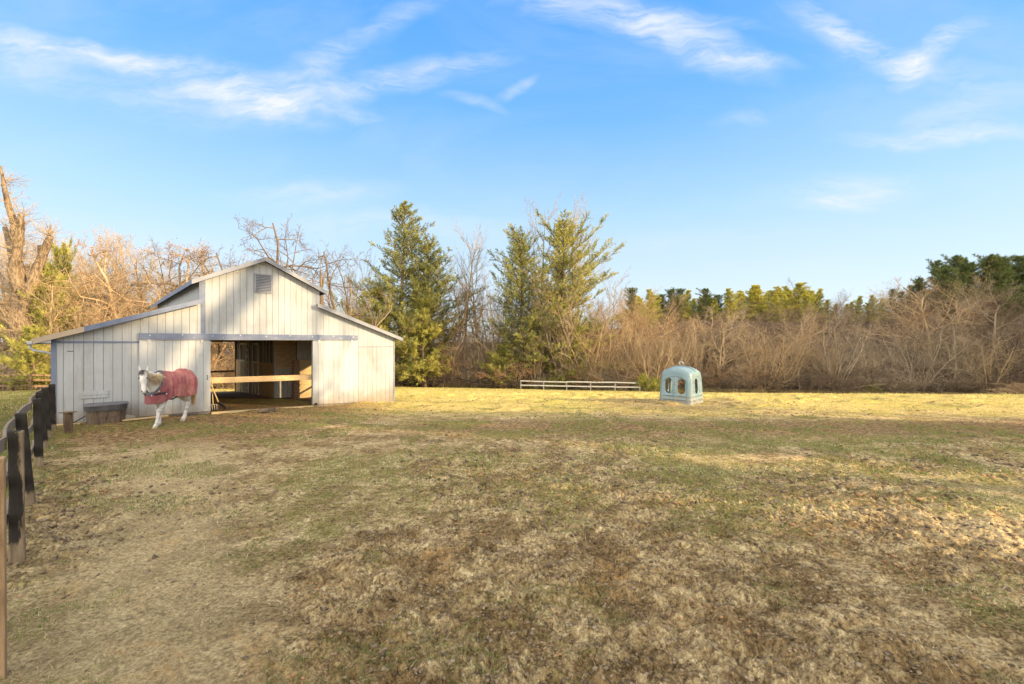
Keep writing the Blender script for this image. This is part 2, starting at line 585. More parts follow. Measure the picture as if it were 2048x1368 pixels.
def ground_mat():
    m, g, p = new_mat('pasture_soil')
    pos = g.n('ShaderNodeNewGeometry').outputs['Position']
    sp = g.n('ShaderNodeSeparateXYZ')
    m.node_tree.links.new(pos, sp.inputs[0])
    X, Y = sp.outputs[0], sp.outputs[1]
    fl_ = g.n('ShaderNodeCombineXYZ')
    g._set(fl_.inputs[0], X)
    g._set(fl_.inputs[1], Y)
    pos = fl_.outputs[0]
    n1 = g.noise(pos, 0.45, 6, 0.62)
    n2 = g.noise(pos, 1.6, 6, 0.65)
    n3 = g.noise(pos, 7.0, 6, 0.7)
    n4 = g.noise(pos, 34.0, 5, 0.7)
    n5 = g.noise(g.mapping(pos, rot=(0, 0, .5), scale=(1, 3.4, 1)), 26.0, 4, 0.75)
    nn = g.noise(pos, 8.0, 12, 0.80)
    nm = g.noise(g.mapping(pos, loc=(3, 9, 0)), 27.0, 8, 0.80)
    cr = g.n('ShaderNodeValToRGB')
    ce = cr.color_ramp.elements
    ce[0].position, ce[0].color = 0.40, (0.035, 0.023, 0.014, 1)
    ce[1].position, ce[1].color = 0.62, (0.58, 0.48, 0.33, 1)
    for p_, c_ in ((0.455, (0.12, 0.078, 0.044, 1)), (0.505, (0.25, 0.178, 0.105, 1)), (0.555, (0.38, 0.29, 0.185, 1))):
        e_ = ce.new(p_)
        e_.color = c_
    g._set(cr.inputs[0], g.math('ADD', g.math('MULTIPLY', nn, .5), g.math('MULTIPLY', nm, .5)))
    col = cr.outputs[0]
    # broad tone: mud brown here, bleached there, rust-stained patches
    col = g.mix(g.math('MULTIPLY', g.step(n2, .47, .60), .62), col, g.mix(1.0, col, (1.5, 1.58, 1.70), 'MULTIPLY'))
    col = g.mix(g.step(n2, .42, .52, .72, 0), col, g.mix(1.0, col, (0.52, 0.46, 0.41), 'MULTIPLY'))
    pth = g.math('ABSOLUTE', g.math('ADD', g.math('ADD', X, g.math('MULTIPLY', Y, .72)), g.math('MULTIPLY', n1, 1.2)))
    col = g.mix(g.math('MULTIPLY', g.step(pth, .3, 1.6, 1, 0), .5), col, g.mix(g.step(nm, .42, .6), (0.30, 0.225, 0.14), (0.50, 0.41, 0.28)))
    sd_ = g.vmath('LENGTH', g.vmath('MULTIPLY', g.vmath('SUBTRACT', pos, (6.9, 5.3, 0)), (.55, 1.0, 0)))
    sun_soil = g.step(g.math('ADD', sd_, g.math('MULTIPLY', g.math('SUBTRACT', n2, .5), 1.6)), .5, 1.15, .7, 0)
    col = g.mix(sun_soil, col, g.mix(g.step(nm, .42, .58), (0.36, 0.25, 0.14), (0.66, 0.50, 0.32)))  # pale soil here, also putting the sunlit patch's brightness into the colour
    rustm = g.math('MULTIPLY', g.step(g.noise(g.mapping(pos, loc=(7, 3, 0)), 0.9, 6, 0.75), .55, .64), g.step(nn, .42, .56))
    col = g.mix(g.math('MULTIPLY', rustm, .45), col, (0.38, 0.22, 0.095))
    col = g.mix(g.math('MULTIPLY', g.step(n5, .55, .66), .30), col, (0.47, 0.375, 0.225))
    # green: a broad belt in the middle distance and small patches elsewhere
    belt = g.math('MULTIPLY', g.step(Y, 4.0, 6.5), g.step(Y, 11.5, 15, 1.0, 0.25))
    belt = g.math('MULTIPLY', belt, g.step(X, -5.5, -1.5))
    gm = g.math('ADD', g.math('MULTIPLY', n1, .55), g.math('MULTIPLY', n3, .50))
    gm = g.math('ADD', gm, g.math('MULTIPLY', g.math('SUBTRACT', n5, .5), .22))
    gmask = g.step(g.math('ADD', gm, g.math('MULTIPLY', belt, .07)), .56, .64)
    gcol = g.mix(g.step(nm, .44, .58), (0.075, 0.085, 0.022), (0.27, 0.25, 0.085))
    col = g.mix(g.math('MULTIPLY', gmask, .72), col, g.mix(.35, gcol, col))
    col = g.mix(1.0, col, (1.24, 1.31, 1.48), 'MULTIPLY')
    # far meadow: straw yellow and green
    far = g.step(g.math('ADD', Y, g.math('MULTIPLY', n1, 5)), 14.5, 20.0)
    nf = g.noise(g.mapping(pos, scale=(.5, 1.6, 1)), 0.55, 6, 0.65)
    fcol = g.mix(g.step(nf, .38, .62), (0.55, 0.44, 0.20), (0.43, 0.38, 0.125))
    fcol = g.mix(g.math('MULTIPLY', g.step(nn, .54, .40), .65), fcol, (0.20, 0.13, 0.055))
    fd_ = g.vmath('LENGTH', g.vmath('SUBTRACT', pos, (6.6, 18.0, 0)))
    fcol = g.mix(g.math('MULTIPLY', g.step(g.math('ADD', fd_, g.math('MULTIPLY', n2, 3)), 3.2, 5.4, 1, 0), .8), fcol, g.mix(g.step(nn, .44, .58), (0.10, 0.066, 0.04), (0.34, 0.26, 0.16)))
    fcol = g.mix(g.math('MULTIPLY', g.step(g.noise(g.mapping(pos, scale=(.6, 1.3, 1)), 1.1, 6, 0.7), .57, .64), .8), fcol, (0.15, 0.095, 0.05))
    col = g.mix(g.math('MULTIPLY', far, .9), col, fcol)
    far2 = g.step(g.math('ADD', Y, g.math('MULTIPLY', n1, 6)), 33.0, 41.0)
    col = g.mix(g.math('MULTIPLY', far2, .7), col, g.mix(g.step(n2, .4, .65), (0.17, 0.18, 0.055), (0.24, 0.21, 0.08)))
    # bare tracks by the barn
    bn = g.math('MULTIPLY', g.step(X, -3.0, -7.0), g.step(Y, 8.5, 10.5))
    bn = g.math('MULTIPLY', bn, g.step(Y, 17, 19.5, 1, 0))
    bn = g.math('MAXIMUM', bn, g.math('MULTIPLY', g.math('MULTIPLY', g.step(Y, 9.3, 11.5), g.step(g.math('ADD', Y, g.math('MULTIPLY', n2, 2)), 13.2, 14.6, 1, 0)), g.math('MULTIPLY', g.step(X, -4.0, -2.0), g.step(n2, .35, .55))))
    bare = g.mix(g.step(nn, .42, .60), (0.085, 0.052, 0.032), (0.30, 0.195, 0.12))
    col = g.mix(g.math('MULTIPLY', bn, .88), col, bare)
    # meadow left of the fence
    lf = g.math('MULTIPLY', g.step(g.math('ADD', X, Y), -0.3, -1.3), g.step(X, -5.0, -8.0))
    col = g.mix(g.math('MULTIPLY', lf, .75), col, g.mix(g.step(n2, .42, .6), (0.07, 0.105, 0.025), (0.16, 0.13, 0.07)))
    # leaf litter in the woods
    wood = g.step(g.math('ADD', Y, g.math('MULTIPLY', n2, 3)), 51.0, 54.0)
    litter = g.mix(g.step(n3, .4, .6), (0.045, 0.030, 0.021), (0.085, 0.055, 0.036))
    col = g.mix(wood, g.mix(1.0, col, (1.36, 1.29, 0.97), 'MULTIPLY'), litter)
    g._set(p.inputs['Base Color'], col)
    p.inputs['Roughness'].default_value = 0.95
    p.inputs['Specular IOR Level'].default_value = 0.1
    b = g.n('ShaderNodeBump')
    b.inputs['Strength'].default_value = 1.0
    b.inputs['Distance'].default_value = 0.05
    g._set(b.inputs['Height'], g.math('ADD', g.math('MULTIPLY', nm, 1.0), g.math('ADD', g.math('MULTIPLY', n5, .35), g.math('MULTIPLY', nn, 1.4))))
    m.node_tree.links.new(b.outputs[0], p.inputs['Normal'])
    return m


M['ground'] = ground_mat()

# ------------------------------------------------------------------ the ground, one sheet
ang = np.concatenate([np.radians(np.linspace(-180, -56, 50)[:-1]), np.radians(np.linspace(-56, 56, 1150)), np.radians(np.linspace(56, 180, 50)[1:-1])])
rad = np.concatenate([[0.02, 0.4, 0.8, 1.2], np.geomspace(1.6, 52, 640), np.geomspace(53, 2500, 70)])
A, R = np.meshgrid(ang, rad)
GX, GY = R * np.sin(A), R * np.cos(A)
GZ = ground_base(GX, GY) + ground_detail(GX, GY)
nr, na = A.shape
idx = np.arange(nr * na).reshape(nr, na)
nxt = np.roll(idx, -1, axis=1)
faces = np.stack([idx[:-1], nxt[:-1], nxt[1:], idx[1:]], axis=-1).reshape(-1, 4)[:, ::-1]
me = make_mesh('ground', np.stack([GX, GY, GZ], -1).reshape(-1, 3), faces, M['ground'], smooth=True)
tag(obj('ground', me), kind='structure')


def gzd(X, Y):
    X = np.asarray(X, float)
    Y = np.asarray(Y, float)
    return ground_base(X, Y) + ground_detail(X, Y)


# ------------------------------------------------------------------ loose stuff on the ground
def scatter_polar(n, rmin, rmax, half=57, power=1.0):
    a = np.radians(rng.uniform(-half, half, n))
    r = np.exp(rng.uniform(math.log(rmin), math.log(rmax), n)) if power == 0 else (rmin + (rmax - rmin) * rng.random(n) ** power)
    return r * np.sin(a), r * np.cos(a)


def blades(name, X, Y, L, Wd, lean, mat, label, cat, zoff=0.0, flat=False):
    n = len(X)
    Z = gzd(X, Y) + zoff
    th = rng.uniform(0, 2 * math.pi, n)
    ln = rng.uniform(0.1, lean, n)
    if flat:
        up = rng.uniform(0.02, 0.25, n) * L
        ho = L
    else:
        up = L * np.cos(ln)
        ho = L * np.sin(ln)
    dx, dy = np.cos(th), np.sin(th)
    px, py = -dy * Wd / 2, dx * Wd / 2
    base = np.stack([X, Y, Z], -1)
    P = np.stack([px, py, np.zeros(n)], -1)
    Mid = base + np.stack([dx * ho * .45, dy * ho * .45, up * .65], -1)
    Tip = base + np.stack([dx * ho, dy * ho, up], -1)
    V = np.stack([base - P, base + P, Mid + P * .7, Mid - P * .7, Tip], 1).reshape(-1, 3)
    i0 = np.arange(n)[:, None] * 5
    F = np.concatenate([i0 + np.array([[0, 1, 2]]), i0 + np.array([[0, 2, 3]]), i0 + np.array([[3, 2, 4]])])
    o = obj(name, make_mesh(name, V, F, mat))
    return tag(o, label, cat, kind='stuff')


def outside(X, Y):
    return barn_inside(X, Y) < 0.01


# straw and dead grass lying on the soil
X, Y = scatter_polar(60000, 2.2, 15, power=1.35)
k = outside(X, Y) & (rng.random(len(X)) < .65 - .5 * churn(X, Y))
X, Y = X[k], Y[k]
blades('straw', X, Y, rng.uniform(.03, .15, len(X)) * np.clip(np.hypot(X, Y) / 6, .6, 1.6), rng.uniform(.002, .005, len(X)) * np.clip(np.hypot(X, Y) / 5, .7, 2), 1.4, M['straw'], 'dry straw bits strewn over the trampled soil', 'straw', 0.004, flat=True)
# green tufts
X, Y = scatter_polar(260000, 2.4, 17, power=1.2)
msk = fbm(X * 1.3, Y * 1.3, 4, 91, .6) + 0.10 * sstep(Y, 4, 7) * (1 - sstep(Y, 11, 14)) + 0.06 * np.exp(-((X + Y * 0.97 + .6) / .7) ** 2)
k = (msk > 0.615) & outside(X, Y)
X, Y = X[k], Y[k]
blades('grass_tufts', X, Y, rng.uniform(.02, .055, len(X)) * np.clip(np.hypot(X, Y) / 9, .7, 1.5), rng.uniform(.003, .006, len(X)) * np.clip(np.hypot(X, Y) / 5, .7, 2), 1.0, M['grass'], 'short green grass in thin patches over the soil', 'grass')
# dry meadow grass in the sunlit field
X, Y = scatter_polar(110000, 12.5, 46, power=1.1)
k = outside(X, Y) & (Y > 12.5 + 2.5 * rng.random(len(X)))
X, Y = X[k], Y[k]
blades('meadow_grass', X, Y, rng.uniform(.03, .09, len(X)) * np.clip(np.hypot(X, Y) / 26, .6, 1.5), rng.uniform(.008, .02, len(X)) * np.clip(np.hypot(X, Y) / 22, .6, 2), 1.2, M['dry_grass'], 'short dry yellow grass of the far meadow', 'grass')


# rough taller grass where the meadow meets the wood
n_ = 26000
X = rng.uniform(-16, 66, n_)
Y = 50.6 - .02 * X + 1.1 * (fbm(X * .5, X * 0 + 3.3, 3, 8) - .5) * 3 + rng.normal(0, .55, n_) + np.where(X < 15, 1.6, 0)
blades('edge_grass', X, Y, rng.uniform(.15, .62, n_), rng.uniform(.015, .035, n_), .8, mottled('edge_grass_blades', (.34, .25, .12), (.19, .15, .07), .8, .85, world=True, trans=.2), 'rough dead grass along the foot of the wood', 'grass')


# clods: small broken lumps
def clods(n):
    X, Y = scatter_polar(n * 3, 2.3, 26, power=1.5)
    ch = churn(X, Y)
    k = (rng.random(len(X)) < ch ** 1.3) & outside(X, Y)
    X, Y = X[k][:n], Y[k][:n]
    n = len(X)
    t = (1 + 5 ** .5) / 2
    ico = np.array([(-1, t, 0), (1, t, 0), (-1, -t, 0), (1, -t, 0), (0, -1, t), (0, 1, t), (0, -1, -t), (0, 1, -t), (t, 0, -1), (t, 0, 1), (-t, 0, -1), (-t, 0, 1)]) / 1.9
    fi = np.array([(0, 11, 5), (0, 5, 1), (0, 1, 7), (0, 7, 10), (0, 10, 11), (1, 5, 9), (5, 11, 4), (11, 10, 2), (10, 7, 6), (7, 1, 8), (3, 9, 4), (3, 4, 2), (3, 2, 6), (3, 6, 8), (3, 8, 9), (4, 9, 5), (2, 4, 11), (6, 2, 10), (8, 6, 7), (9, 8, 1)])
    s = (0.005 + 0.022 * rng.random(n) ** 3.5) * np.clip(np.hypot(X, Y) / 6, .75, 1.5)
    jit = 1 + rng.uniform(-.5, .45, (n, 12, 1))
    V = ico[None] * jit * s[:, None, None] * np.stack([rng.uniform(.8, 1.5, n), rng.uniform(.8, 1.5, n), rng.uniform(.5, .85, n)], -1)[:, None]
    th = rng.uniform(0, 6.28, n)
    c, q = np.cos(th)[:, None], np.sin(th)[:, None]
    V = np.stack([V[..., 0] * c - V[..., 1] * q, V[..., 0] * q + V[..., 1] * c, V[..., 2]], -1)
    V += np.stack([X, Y, gzd(X, Y) + s * 0.15], -1)[:, None]
    F = (fi[None] + np.arange(n)[:, None, None] * 12).reshape(-1, 3)
    o = obj('soil_clods', make_mesh('soil_clods', V.reshape(-1, 3), F, M['clod'], smooth=False))
    tag(o, 'crumbled brown clods and droppings over the trampled soil', 'soil', kind='stuff')


clods(26000)


# ------------------------------------------------------------------ surface nets for organic shapes
def surface_nets(D, org, h):
    """iso surface D=0 (negative inside) -> verts, quads"""
    S = D < 0
    nx, ny, nz = D.shape
    cs = np.zeros((nx - 1, ny - 1, nz - 1), dtype=np.int8)
    corners = [(i, j, k) for i in (0, 1) for j in (0, 1) for k in (0, 1)]
    for i, j, k in corners:
        cs += S[i:nx - 1 + i, j:ny - 1 + j, k:nz - 1 + k]
    act = (cs > 0) & (cs < 8)
    ids = -np.ones(act.shape, dtype=np.int64)
    ci = np.argwhere(act)
    ids[act] = np.arange(len(ci))
    acc = np.zeros((len(ci), 3))
    cnt = np.zeros(len(ci))
    for a in range(3):
        for b0 in (0, 1):
            for b1 in (0, 1):
                o0 = [0, 0, 0]
                oth = [q for q in range(3) if q != a]
                o0[oth[0]], o0[oth[1]] = b0, b1
                o1 = list(o0)
                o1[a] = 1
                p0, p1 = ci + o0, ci + o1
                d0 = D[p0[:, 0], p0[:, 1], p0[:, 2]]
                d1 = D[p1[:, 0], p1[:, 1], p1[:, 2]]
                k = (d0 < 0) != (d1 < 0)
                t = np.where(k, d0 / np.where(k, d0 - d1, 1), 0)
                pt = p0 + 0.0
                pt[:, a] += t
                acc[k] += pt[k]
                cnt[k] += 1
    V = acc / cnt[:, None] * h + np.array(org)
    Fs = []
    for a in range(3):
        oth = [q for q in range(3) if q != a]
        sl0 = [slice(None)] * 3
        sl1 = [slice(None)] * 3
        sl0[a] = slice(0, -1)
        sl1[a] = slice(1, None)
        ch = S[tuple(sl0)] != S[tuple(sl1)]
        e = np.argwhere(ch)
        k = (e[:, oth[0]] > 0) & (e[:, oth[1]] > 0) & (e[:, oth[0]] < D.shape[oth[0]] - 1) & (e[:, oth[1]] < D.shape[oth[1]] - 1)
        e = e[k]
        ins = S[e[:, 0], e[:, 1], e[:, 2]]
        q = []
        for b0, b1 in ((0, 0), (1, 0), (1, 1), (0, 1)):
            c = e.copy()
            c[:, oth[0]] -= b0
            c[:, oth[1]] -= b1
            q.append(ids[c[:, 0], c[:, 1], c[:, 2]])
        q = np.stack(q, -1)
        flip = ins if a != 1 else ~ins
        q = np.where(flip[:, None], q, q[:, ::-1])
        Fs.append(q)
    F = np.concatenate(Fs)
    return V, F[(F >= 0).all(1)]


def round_cone(P, a, b, ra, rb, sq=(1, 1, 1)):
    """tapered capsule; sq squeezes axes"""
    a, b, sq = np.array(a, float), np.array(b, float), np.array(sq, float)
    ab = (b - a) / sq
    pa = (P - a) / sq
    t = np.clip((pa @ ab) / max(ab @ ab, 1e-9), 0, 1)
    d = pa - t[..., None] * ab
    return (np.sqrt((d * d).sum(-1)) - (ra + (rb - ra) * t)) * min(sq)


def smin(a, b, k):
    h = np.clip(0.5 + 0.5 * (b - a) / k, 0, 1)
    return b * (1 - h) + a * h - k * h * (1 - h)


def grid3(lo, hi, h):
    ax = [np.arange(lo[i], hi[i] + h, h) for i in range(3)]
    return np.stack(np.meshgrid(*ax, indexing='ij'), -1)


# ------------------------------------------------------------------ barn
def build_barn():
    b = empty('barn', (BX, BY, 0), BTH, 'cream board-sided barn with grey trim, raised centre and open sliding doors', 'barn')
    W, L = BW, BL
    wl, wr = 3.35, 7.03                               # raised centre from wl to wr
    zl0, zl1 = 2.43, 3.62                             # left wing roof height at outer wall and at centre
    zr0, zr1 = 2.50, 3.70
    re, rr = 4.36, 5.24                               # raised eave, ridge

    def top(u):
        if u < wl:
            return zl0 + (zl1 - zl0) * u / wl
        if u > wr:
            return zr0 + (zr1 - zr0) * (W - u) / (W - wr)
        m = (wl + wr) / 2
        return re + (rr - re) * (1 - abs(u - m) / ((wr - wl) / 2))

    def base(u):
        return -0.06 - 0.32 * max(0, u - 3) / 7.4

    # siding: boards with open grooves before a dark backing
    BWD = 0.203
    op0, op1, oph = 3.59, 6.87, 2.36
    s = MB()
    bk = MB()
    n = int(W / BWD) + 1
    for i in range(n):
        u0, u1 = i * BWD, min((i + 1) * BWD, W)
        cuts = [u0 + 0.0045, u1 - 0.0045]
        for c in (wl, (wl + wr) / 2, wr, op0, op1):
            if cuts[0] < c < cuts[-1]:
                cuts.append(c)
        cuts = sorted(cuts)
        for a, c in zip(cuts[:-1], cuts[1:]):
            if c - a < 0.004:
                continue
            m = (a + c) / 2
            zb = oph if op0 < m < op1 else base(m)
            eps = 0.001
            s.prism([(a, zb), (c, zb), (c, top(c - eps) - 0.02), (a, top(a + eps) - 0.02)], -0.018, 0.0)
    s.build('front_siding', M['siding'], b)
    for (a, c, z0, f) in ((0.01, op0, None, 0), (op1, W - .01, None, 0)):
        pts = [(a, -.4), (c, -.4)]
        us = [q for q in (wl - .001, wl + .001, (wl + wr) / 2, wr - .001, wr + .001) if a < q < c]
        us = [c] + us[::-1] + [a]
        bk.prism(pts + [(q, top(q) - 0.03) for q in us], 0.002, 0.05)
    us = [op0, (wl + wr) / 2, op1]
    bk.prism([(op0, oph), (op1, oph)] + [(q, top(q) - .03) for q in us[::-1]], 0.002, 0.05)
    bk.build('front_sheathing', M['sheath'], b)

    # side and back walls
    w = MB()
    w.box(0, 0.05, 0.06, L, -.2, zl0 - .03)
    m = int(L / BWD)
    sw = MB()
    for i in range(m):
        sw.box(-0.018, 0.0, 0.05 + i * BWD + .006, 0.05 + (i + 1) * BWD - .006, -.2, zl0 - .04)
    sw.build('left_siding', M['siding'], b)
    w.build('left_wall', M['dark'], b)
    # right wall, with an open stall door
    w = MB()
    d0, d1 = 0.15, 1.5
    w.box(W - .05, W, 0.06, d0, -.5, zr0 - .03)
    w.box(W - .05, W, d1, L, -1.0, zr0 - .03)
    w.box(W - .05, W, d0, d1, 2.15, zr0 - .03)
    w.build('right_wall', M['siding'], b)
    # back wall around the rear door
    w = MB()
    w.box(0, op0, L - .05, L, -1, zl0)
    w.box(6.95, W, L - .05, L, -1.5, zr0)
    w.prism([(0, zl0), (op0, zl0), (op0, 3.65), (wl, zl1 - .02)], L - .05, L)
    w.prism([(W, zr0), (wr, zr1 - .02), (6.95, 3.7), (6.95, zr0)], L - .05, L)
    w.prism([(op0, 2.3), (6.95, 2.3), (6.95, 4.3), ((wl + wr) / 2, rr - .05), (op0, 4.4)], L - .05, L)
    w.build('back_wall', M['plywood'], b)
    # clerestory sides of the raised centre
    for side, u in (('left', wl), ('right', wr)):
        w = MB()
        cs = MB()
        zz = zl1 if side == 'left' else zr1
        w.box(u - .02, u + .02, 0.02, L, zz - .1, re - .02)
        for i in range(m):
            y0 = 0.02 + i * BWD
            if side == 'left':
                cs.box(u - 0.036, u - .02, y0 + .006, y0 + BWD - .006, zz - .1, re - .03)
            else:
                cs.box(u + .02, u + .036, y0 + .006, y0 + BWD - .006, zz - .1, re - .03)
        w.build('clerestory_wall', M['dark'], b)
        cs.build('clerestory_siding', M['siding'], b)

    # roofs
    oh = 0.27

    def slab(u0, z0, u1, z1, y0, y1, th, name, mat):
        d = MB()
        d.prism([(u0, z0), (u1, z1), (u1, z1 + th), (u0, z0 + th)], y0, y1)
        return d.build(name, mat, b)
    sl = (zl1 - zl0) / wl
    srr = (zr1 - zr0) / (W - wr)
    slab(-.33, zl0 - .33 * sl, wl - .005, zl1, -oh + .02, L + .2, .07, 'roof', M['roof'])
    slab(wr + .005, zr1, W + .28, zr0 - .28 * srr, -oh + .02, L + .2, .07, 'roof', M['roof'])
    mid = (wl + wr) / 2
    sc = (rr - re) / (mid - wl)
    slab(wl - .27, re - .27 * sc, mid, rr, -oh + .02, L + .2, .07, 'roof', M['roof'])
    slab(mid, rr, wr + .27, re - .27 * sc, -oh + .02, L + .2, .07, 'roof', M['roof'])
    # fascias along the rakes, front
    def rake(u0, z0, u1, z1, name, mat, y0=-oh - .012, hgt=.135):
        d = MB()
        d.prism([(u0, z0 + .075 - hgt), (u1, z1 + .075 - hgt), (u1, z1 + .085), (u0, z0 + .085)], y0, y0 + .03)
        return d.build(name, mat, b)
    zlt = lambda u: zl0 + u * sl
    rake(0.62, zlt(.62), wl + .02, zlt(wl + .02), 'rake_board', M['trim'])
    tag(rake(-.35, zlt(-.35), 0.62, zlt(.62), 'rake_board', M['fascia_bare']), 'bare unpainted rake board end')
    rake(wr - .04, zr1 + .04 * srr, W + .29, zr0 - .29 * srr, 'rake_board', M['fascia'])
    rake(wl - .28, re - .28 * sc, mid, rr, 'rake_board', M['fascia'])
    rake(mid, rr, wr + .28, re - .28 * sc, 'rake_board', M['fascia'])
    # eave fascias and soffits
    d = MB()
    d.box(wl - .29, wl - .272, -oh, L + .2, re - .27 * sc - .07, re - .27 * sc + .085)
    d.build('eave_board', M['trim'], b)
    d = MB()
    d.box(wr + .272, wr + .29, -oh, L + .2, re - .27 * sc - .07, re - .27 * sc + .085)
    d.build('eave_board', M['trim'], b)
    d = MB()
    d.box(-.352, -.333, -oh, L + .2, zlt(-.33) - .07, zlt(-.33) + .08)
    d.build('eave_board', M['trim'], b)
    d = MB()
    d.prism([(-.33, zlt(-.33) - .05), (-.02, zlt(-.33) - .05), (-.02, zlt(-.33) - .035), (-.33, zlt(-.33) - .035)], -oh + .02, L)
    d.box(-.33, -.02, -oh + .02, -oh + .035, zlt(-.33) - .05, zlt(-.02) - .02)
    d.build('soffit', M['siding'], b)
    # corner and vertical trims
    t = MB()
    t.box(-.02, .075, -.034, -.02, -.1, zl0 - .05)
    t.box(-.034, -.02, -.034, .08, -.1, zl0 - .06)
    t.build('corner_board', M['trim'], b)
    t = MB()
    t.box(W - .04, W + .02, -.034, -.02, base(W) + .05, zr0 - .03)
    t.build('corner_board', M['fascia'], b)
    t = MB()
    t.box(wl - .0, wl + .12, -.036, -.02, 2.56, re - .05)
    t.box(wl - .05, wl - .002, -.036, .06, zl1 + .04, re - .05)
    t.build('corner_board', M['trim'], b)
    t = MB()
    t.box(wr - .005, wr + .115, -.036, -.02, 2.60, re - .06)
    t.build('corner_board', M['siding'], b)
    # belts
    t = MB()
    t.box(.08, 1.82, -.032, -.02, 2.265, 2.325)
    t.build('belt_board', M['trim'], b)
    t = MB()
    t.box(8.74, W - .045, -.032, -.02, 2.075, 2.115)
    t.build('belt_board', M['fascia'], b)
    # foundation showing at the low corner
    t = MB()
    t.prism([(8.6, base(8.6) - .3), (W + .02, base(W) - .4), (W + .02, base(W) + .05), (8.6, base(8.6) + .02)], -.03, -.019)
    t.box(W + .001, W + .02, -.03, L, -1.3, -.35)
    t.build('foundation', M['concrete'], b)
    # louvred vent
    v = MB()
    v.box(4.90, 5.46, -.055, -.02, 4.06, 4.10)
    v.box(4.90, 5.46, -.055, -.02, 4.70, 4.74)
    v.box(4.90, 4.945, -.055, -.02, 4.10, 4.70)
    v.box(5.415, 5.46, -.055, -.02, 4.10, 4.70)
    vent = v.build('vent', M['fascia'], b)
    v = MB()
    for i in range(11):
        z = 4.115 + i * .055
        v.prism([(4.945, z), (5.415, z), (5.415, z + .012), (4.945, z + .012)], -.05, -.024)
        v.add([(4.945, -.05, z), (5.415, -.05, z), (5.415, -.024, z + .04), (4.945, -.024, z + .04)], [(0, 1, 2, 3)])
    v.build('louvre', M['fascia'], vent)
    v = MB()
    v.box(4.945, 5.415, -.023, -.019, 4.10, 4.70)
    v.build('backing', M['black'], vent)
    # door track
    t = MB()
    t.box(1.80, 8.66, -.125, -.02, 2.395, 2.575)
    trk = t.build('door_track', M['trim'], b, bevel=.006)
    t = MB()
    t.box(1.80, 8.66, -.15, -.06, 2.37, 2.394)
    t.build('track_rail', M['fascia'], trk)
    for i in range(9):
        u = 2.05 + i * .8
        t = MB()
        t.tube([(u, -.14, 2.50 + .03 * (i % 2)), (u, -.124, 2.50 + .03 * (i % 2))], .018, 8)
        t.build('bolt', M['metal'], trk)
        t = MB()
        t.tube([(u + .3, -.137, 2.45), (u + .3, -.124, 2.45)], .012, 8)
        t.build('bolt', M['metal'], trk)
    # sliding doors, boards with grooves
    def sliding(u0, u1, z0l, z0r, name, label=None):
        dd = MB()
        nb = 9
        bw = (u1 - u0) / nb
        for i in range(nb):
            a, c = u0 + i * bw + .004, u0 + (i + 1) * bw - .004
            fa, fc = (a - u0) / (u1 - u0), (c - u0) / (u1 - u0)
            dd.prism([(a, z0l + (z0r - z0l) * fa), (c, z0l + (z0r - z0l) * fc), (c, 2.36), (a, 2.36)], -.11, -.09)
        o = dd.build(name, M['door'], b)
        bb = MB()
        bb.prism([(u0 + .004, z0l + .01), (u1 - .004, z0r + .01), (u1 - .004, 2.35), (u0 + .004, 2.35)], -.089, -.05)
        bb.build('door_core', M['greyboard'], o)
        return o
    dl = sliding(1.80, 3.60, 0.03, 0.01, 'sliding_door')
    dr = sliding(6.87, 8.68, -.12, -.20, 'sliding_door')
    for o, us in ((dl, (2.03, 3.36)), (dr, (7.1, 8.4))):
        for u in us:
            t = MB()
            t.box(u - .035, u + .035, -.13, -.111, 2.27, 2.37)
            t.tube([(u, -.145, 2.335), (u, -.113, 2.335)], .03, 10)
            t.build('hanger', M['metal'], o)
    t = MB()
    t.tube([(3.51, -.112, 1.20), (3.51, -.15, 1.18), (3.51, -.155, 1.13), (3.51, -.15, 1.08), (3.51, -.112, 1.06)], .009, 6)
    t.build('handle', M['black'], dl)
    t = MB()
    t.box(3.40, 3.52, -.14, -.111, .02, .07)
    t.build('bracket', M['metal'], dl)
    t = MB()
    t.box(6.93, 7.02, -.16, -.111, -.15, -.06)
    t.build('bracket', M['black'], dr)
    # hatch on the left wing
    t = MB()
    t.box(.53, 1.12, -.05, -.019, .76, .885)
    t.box(.53, 1.12, -.045, -.019, .68, .755)
    t.build('ledger_board', M['siding'], b, bevel=.004)
    t = MB()
    t.box(.28, .40, -.0195, -.018, 2.03, 2.05)
    t.build('slot', M['black'], b)
    t = MB()
    t.box(.0, 1.8, -.03, -.019, -.12, -.02)
    t.build('sill_board', M['plank'], b)
    # gutter and downspout at the left eave
    t = MB()
    zg = zlt(-.33) - .02
    t.box(-.46, -.354, -oh - .02, L, zg - .06, zg + .03)
    gut = t.build('gutter', M['white_metal'], b, bevel=.015)
    t = MB()
    t.tube([(-.41, -.1, zg - .05), (-.41, -.1, zg - .14), (-.34, -.1, zg - .22), (-.12, -.06, zg - .27), (-.04, -.02, zg - .31)], .033, 8)
    t.build('downspout', M['white_metal'], gut, smooth=False)

    # ---- interior
    t = MB()
    t.add([(.02, .0, -.06), (W - .02, .0, -.30), (W - .02, L, -.72), (.02, L, -.60)], [(0, 1, 2, 3)])
    t.build('floor', mottled('stable_floor', (0.17, 0.12, 0.08), (0.26, 0.19, 0.12), 5, .95, .8, 20), b)
    # ceiling boards over the aisle
    t = MB()
    t.box(wl + .02, wr - .02, .3, L - .1, 2.66, 2.70)
    t.box(.06, wl - .02, .3, L - .1, 2.42, 2.44)
    t.box(wr + .02, W - .06, .3, L - .1, 2.46, 2.48)
    t.build('loft_floor', M['dark'], b)
    for y in (1.2, 3.6, 6.0, 8.4, 10.8):
        t = MB()
        t.box(wl + .02, wr - .02, y, y + .09, 2.48, 2.655)
        t.build('beam', M['plywood'], b)
    # left stalls
    t = MB()
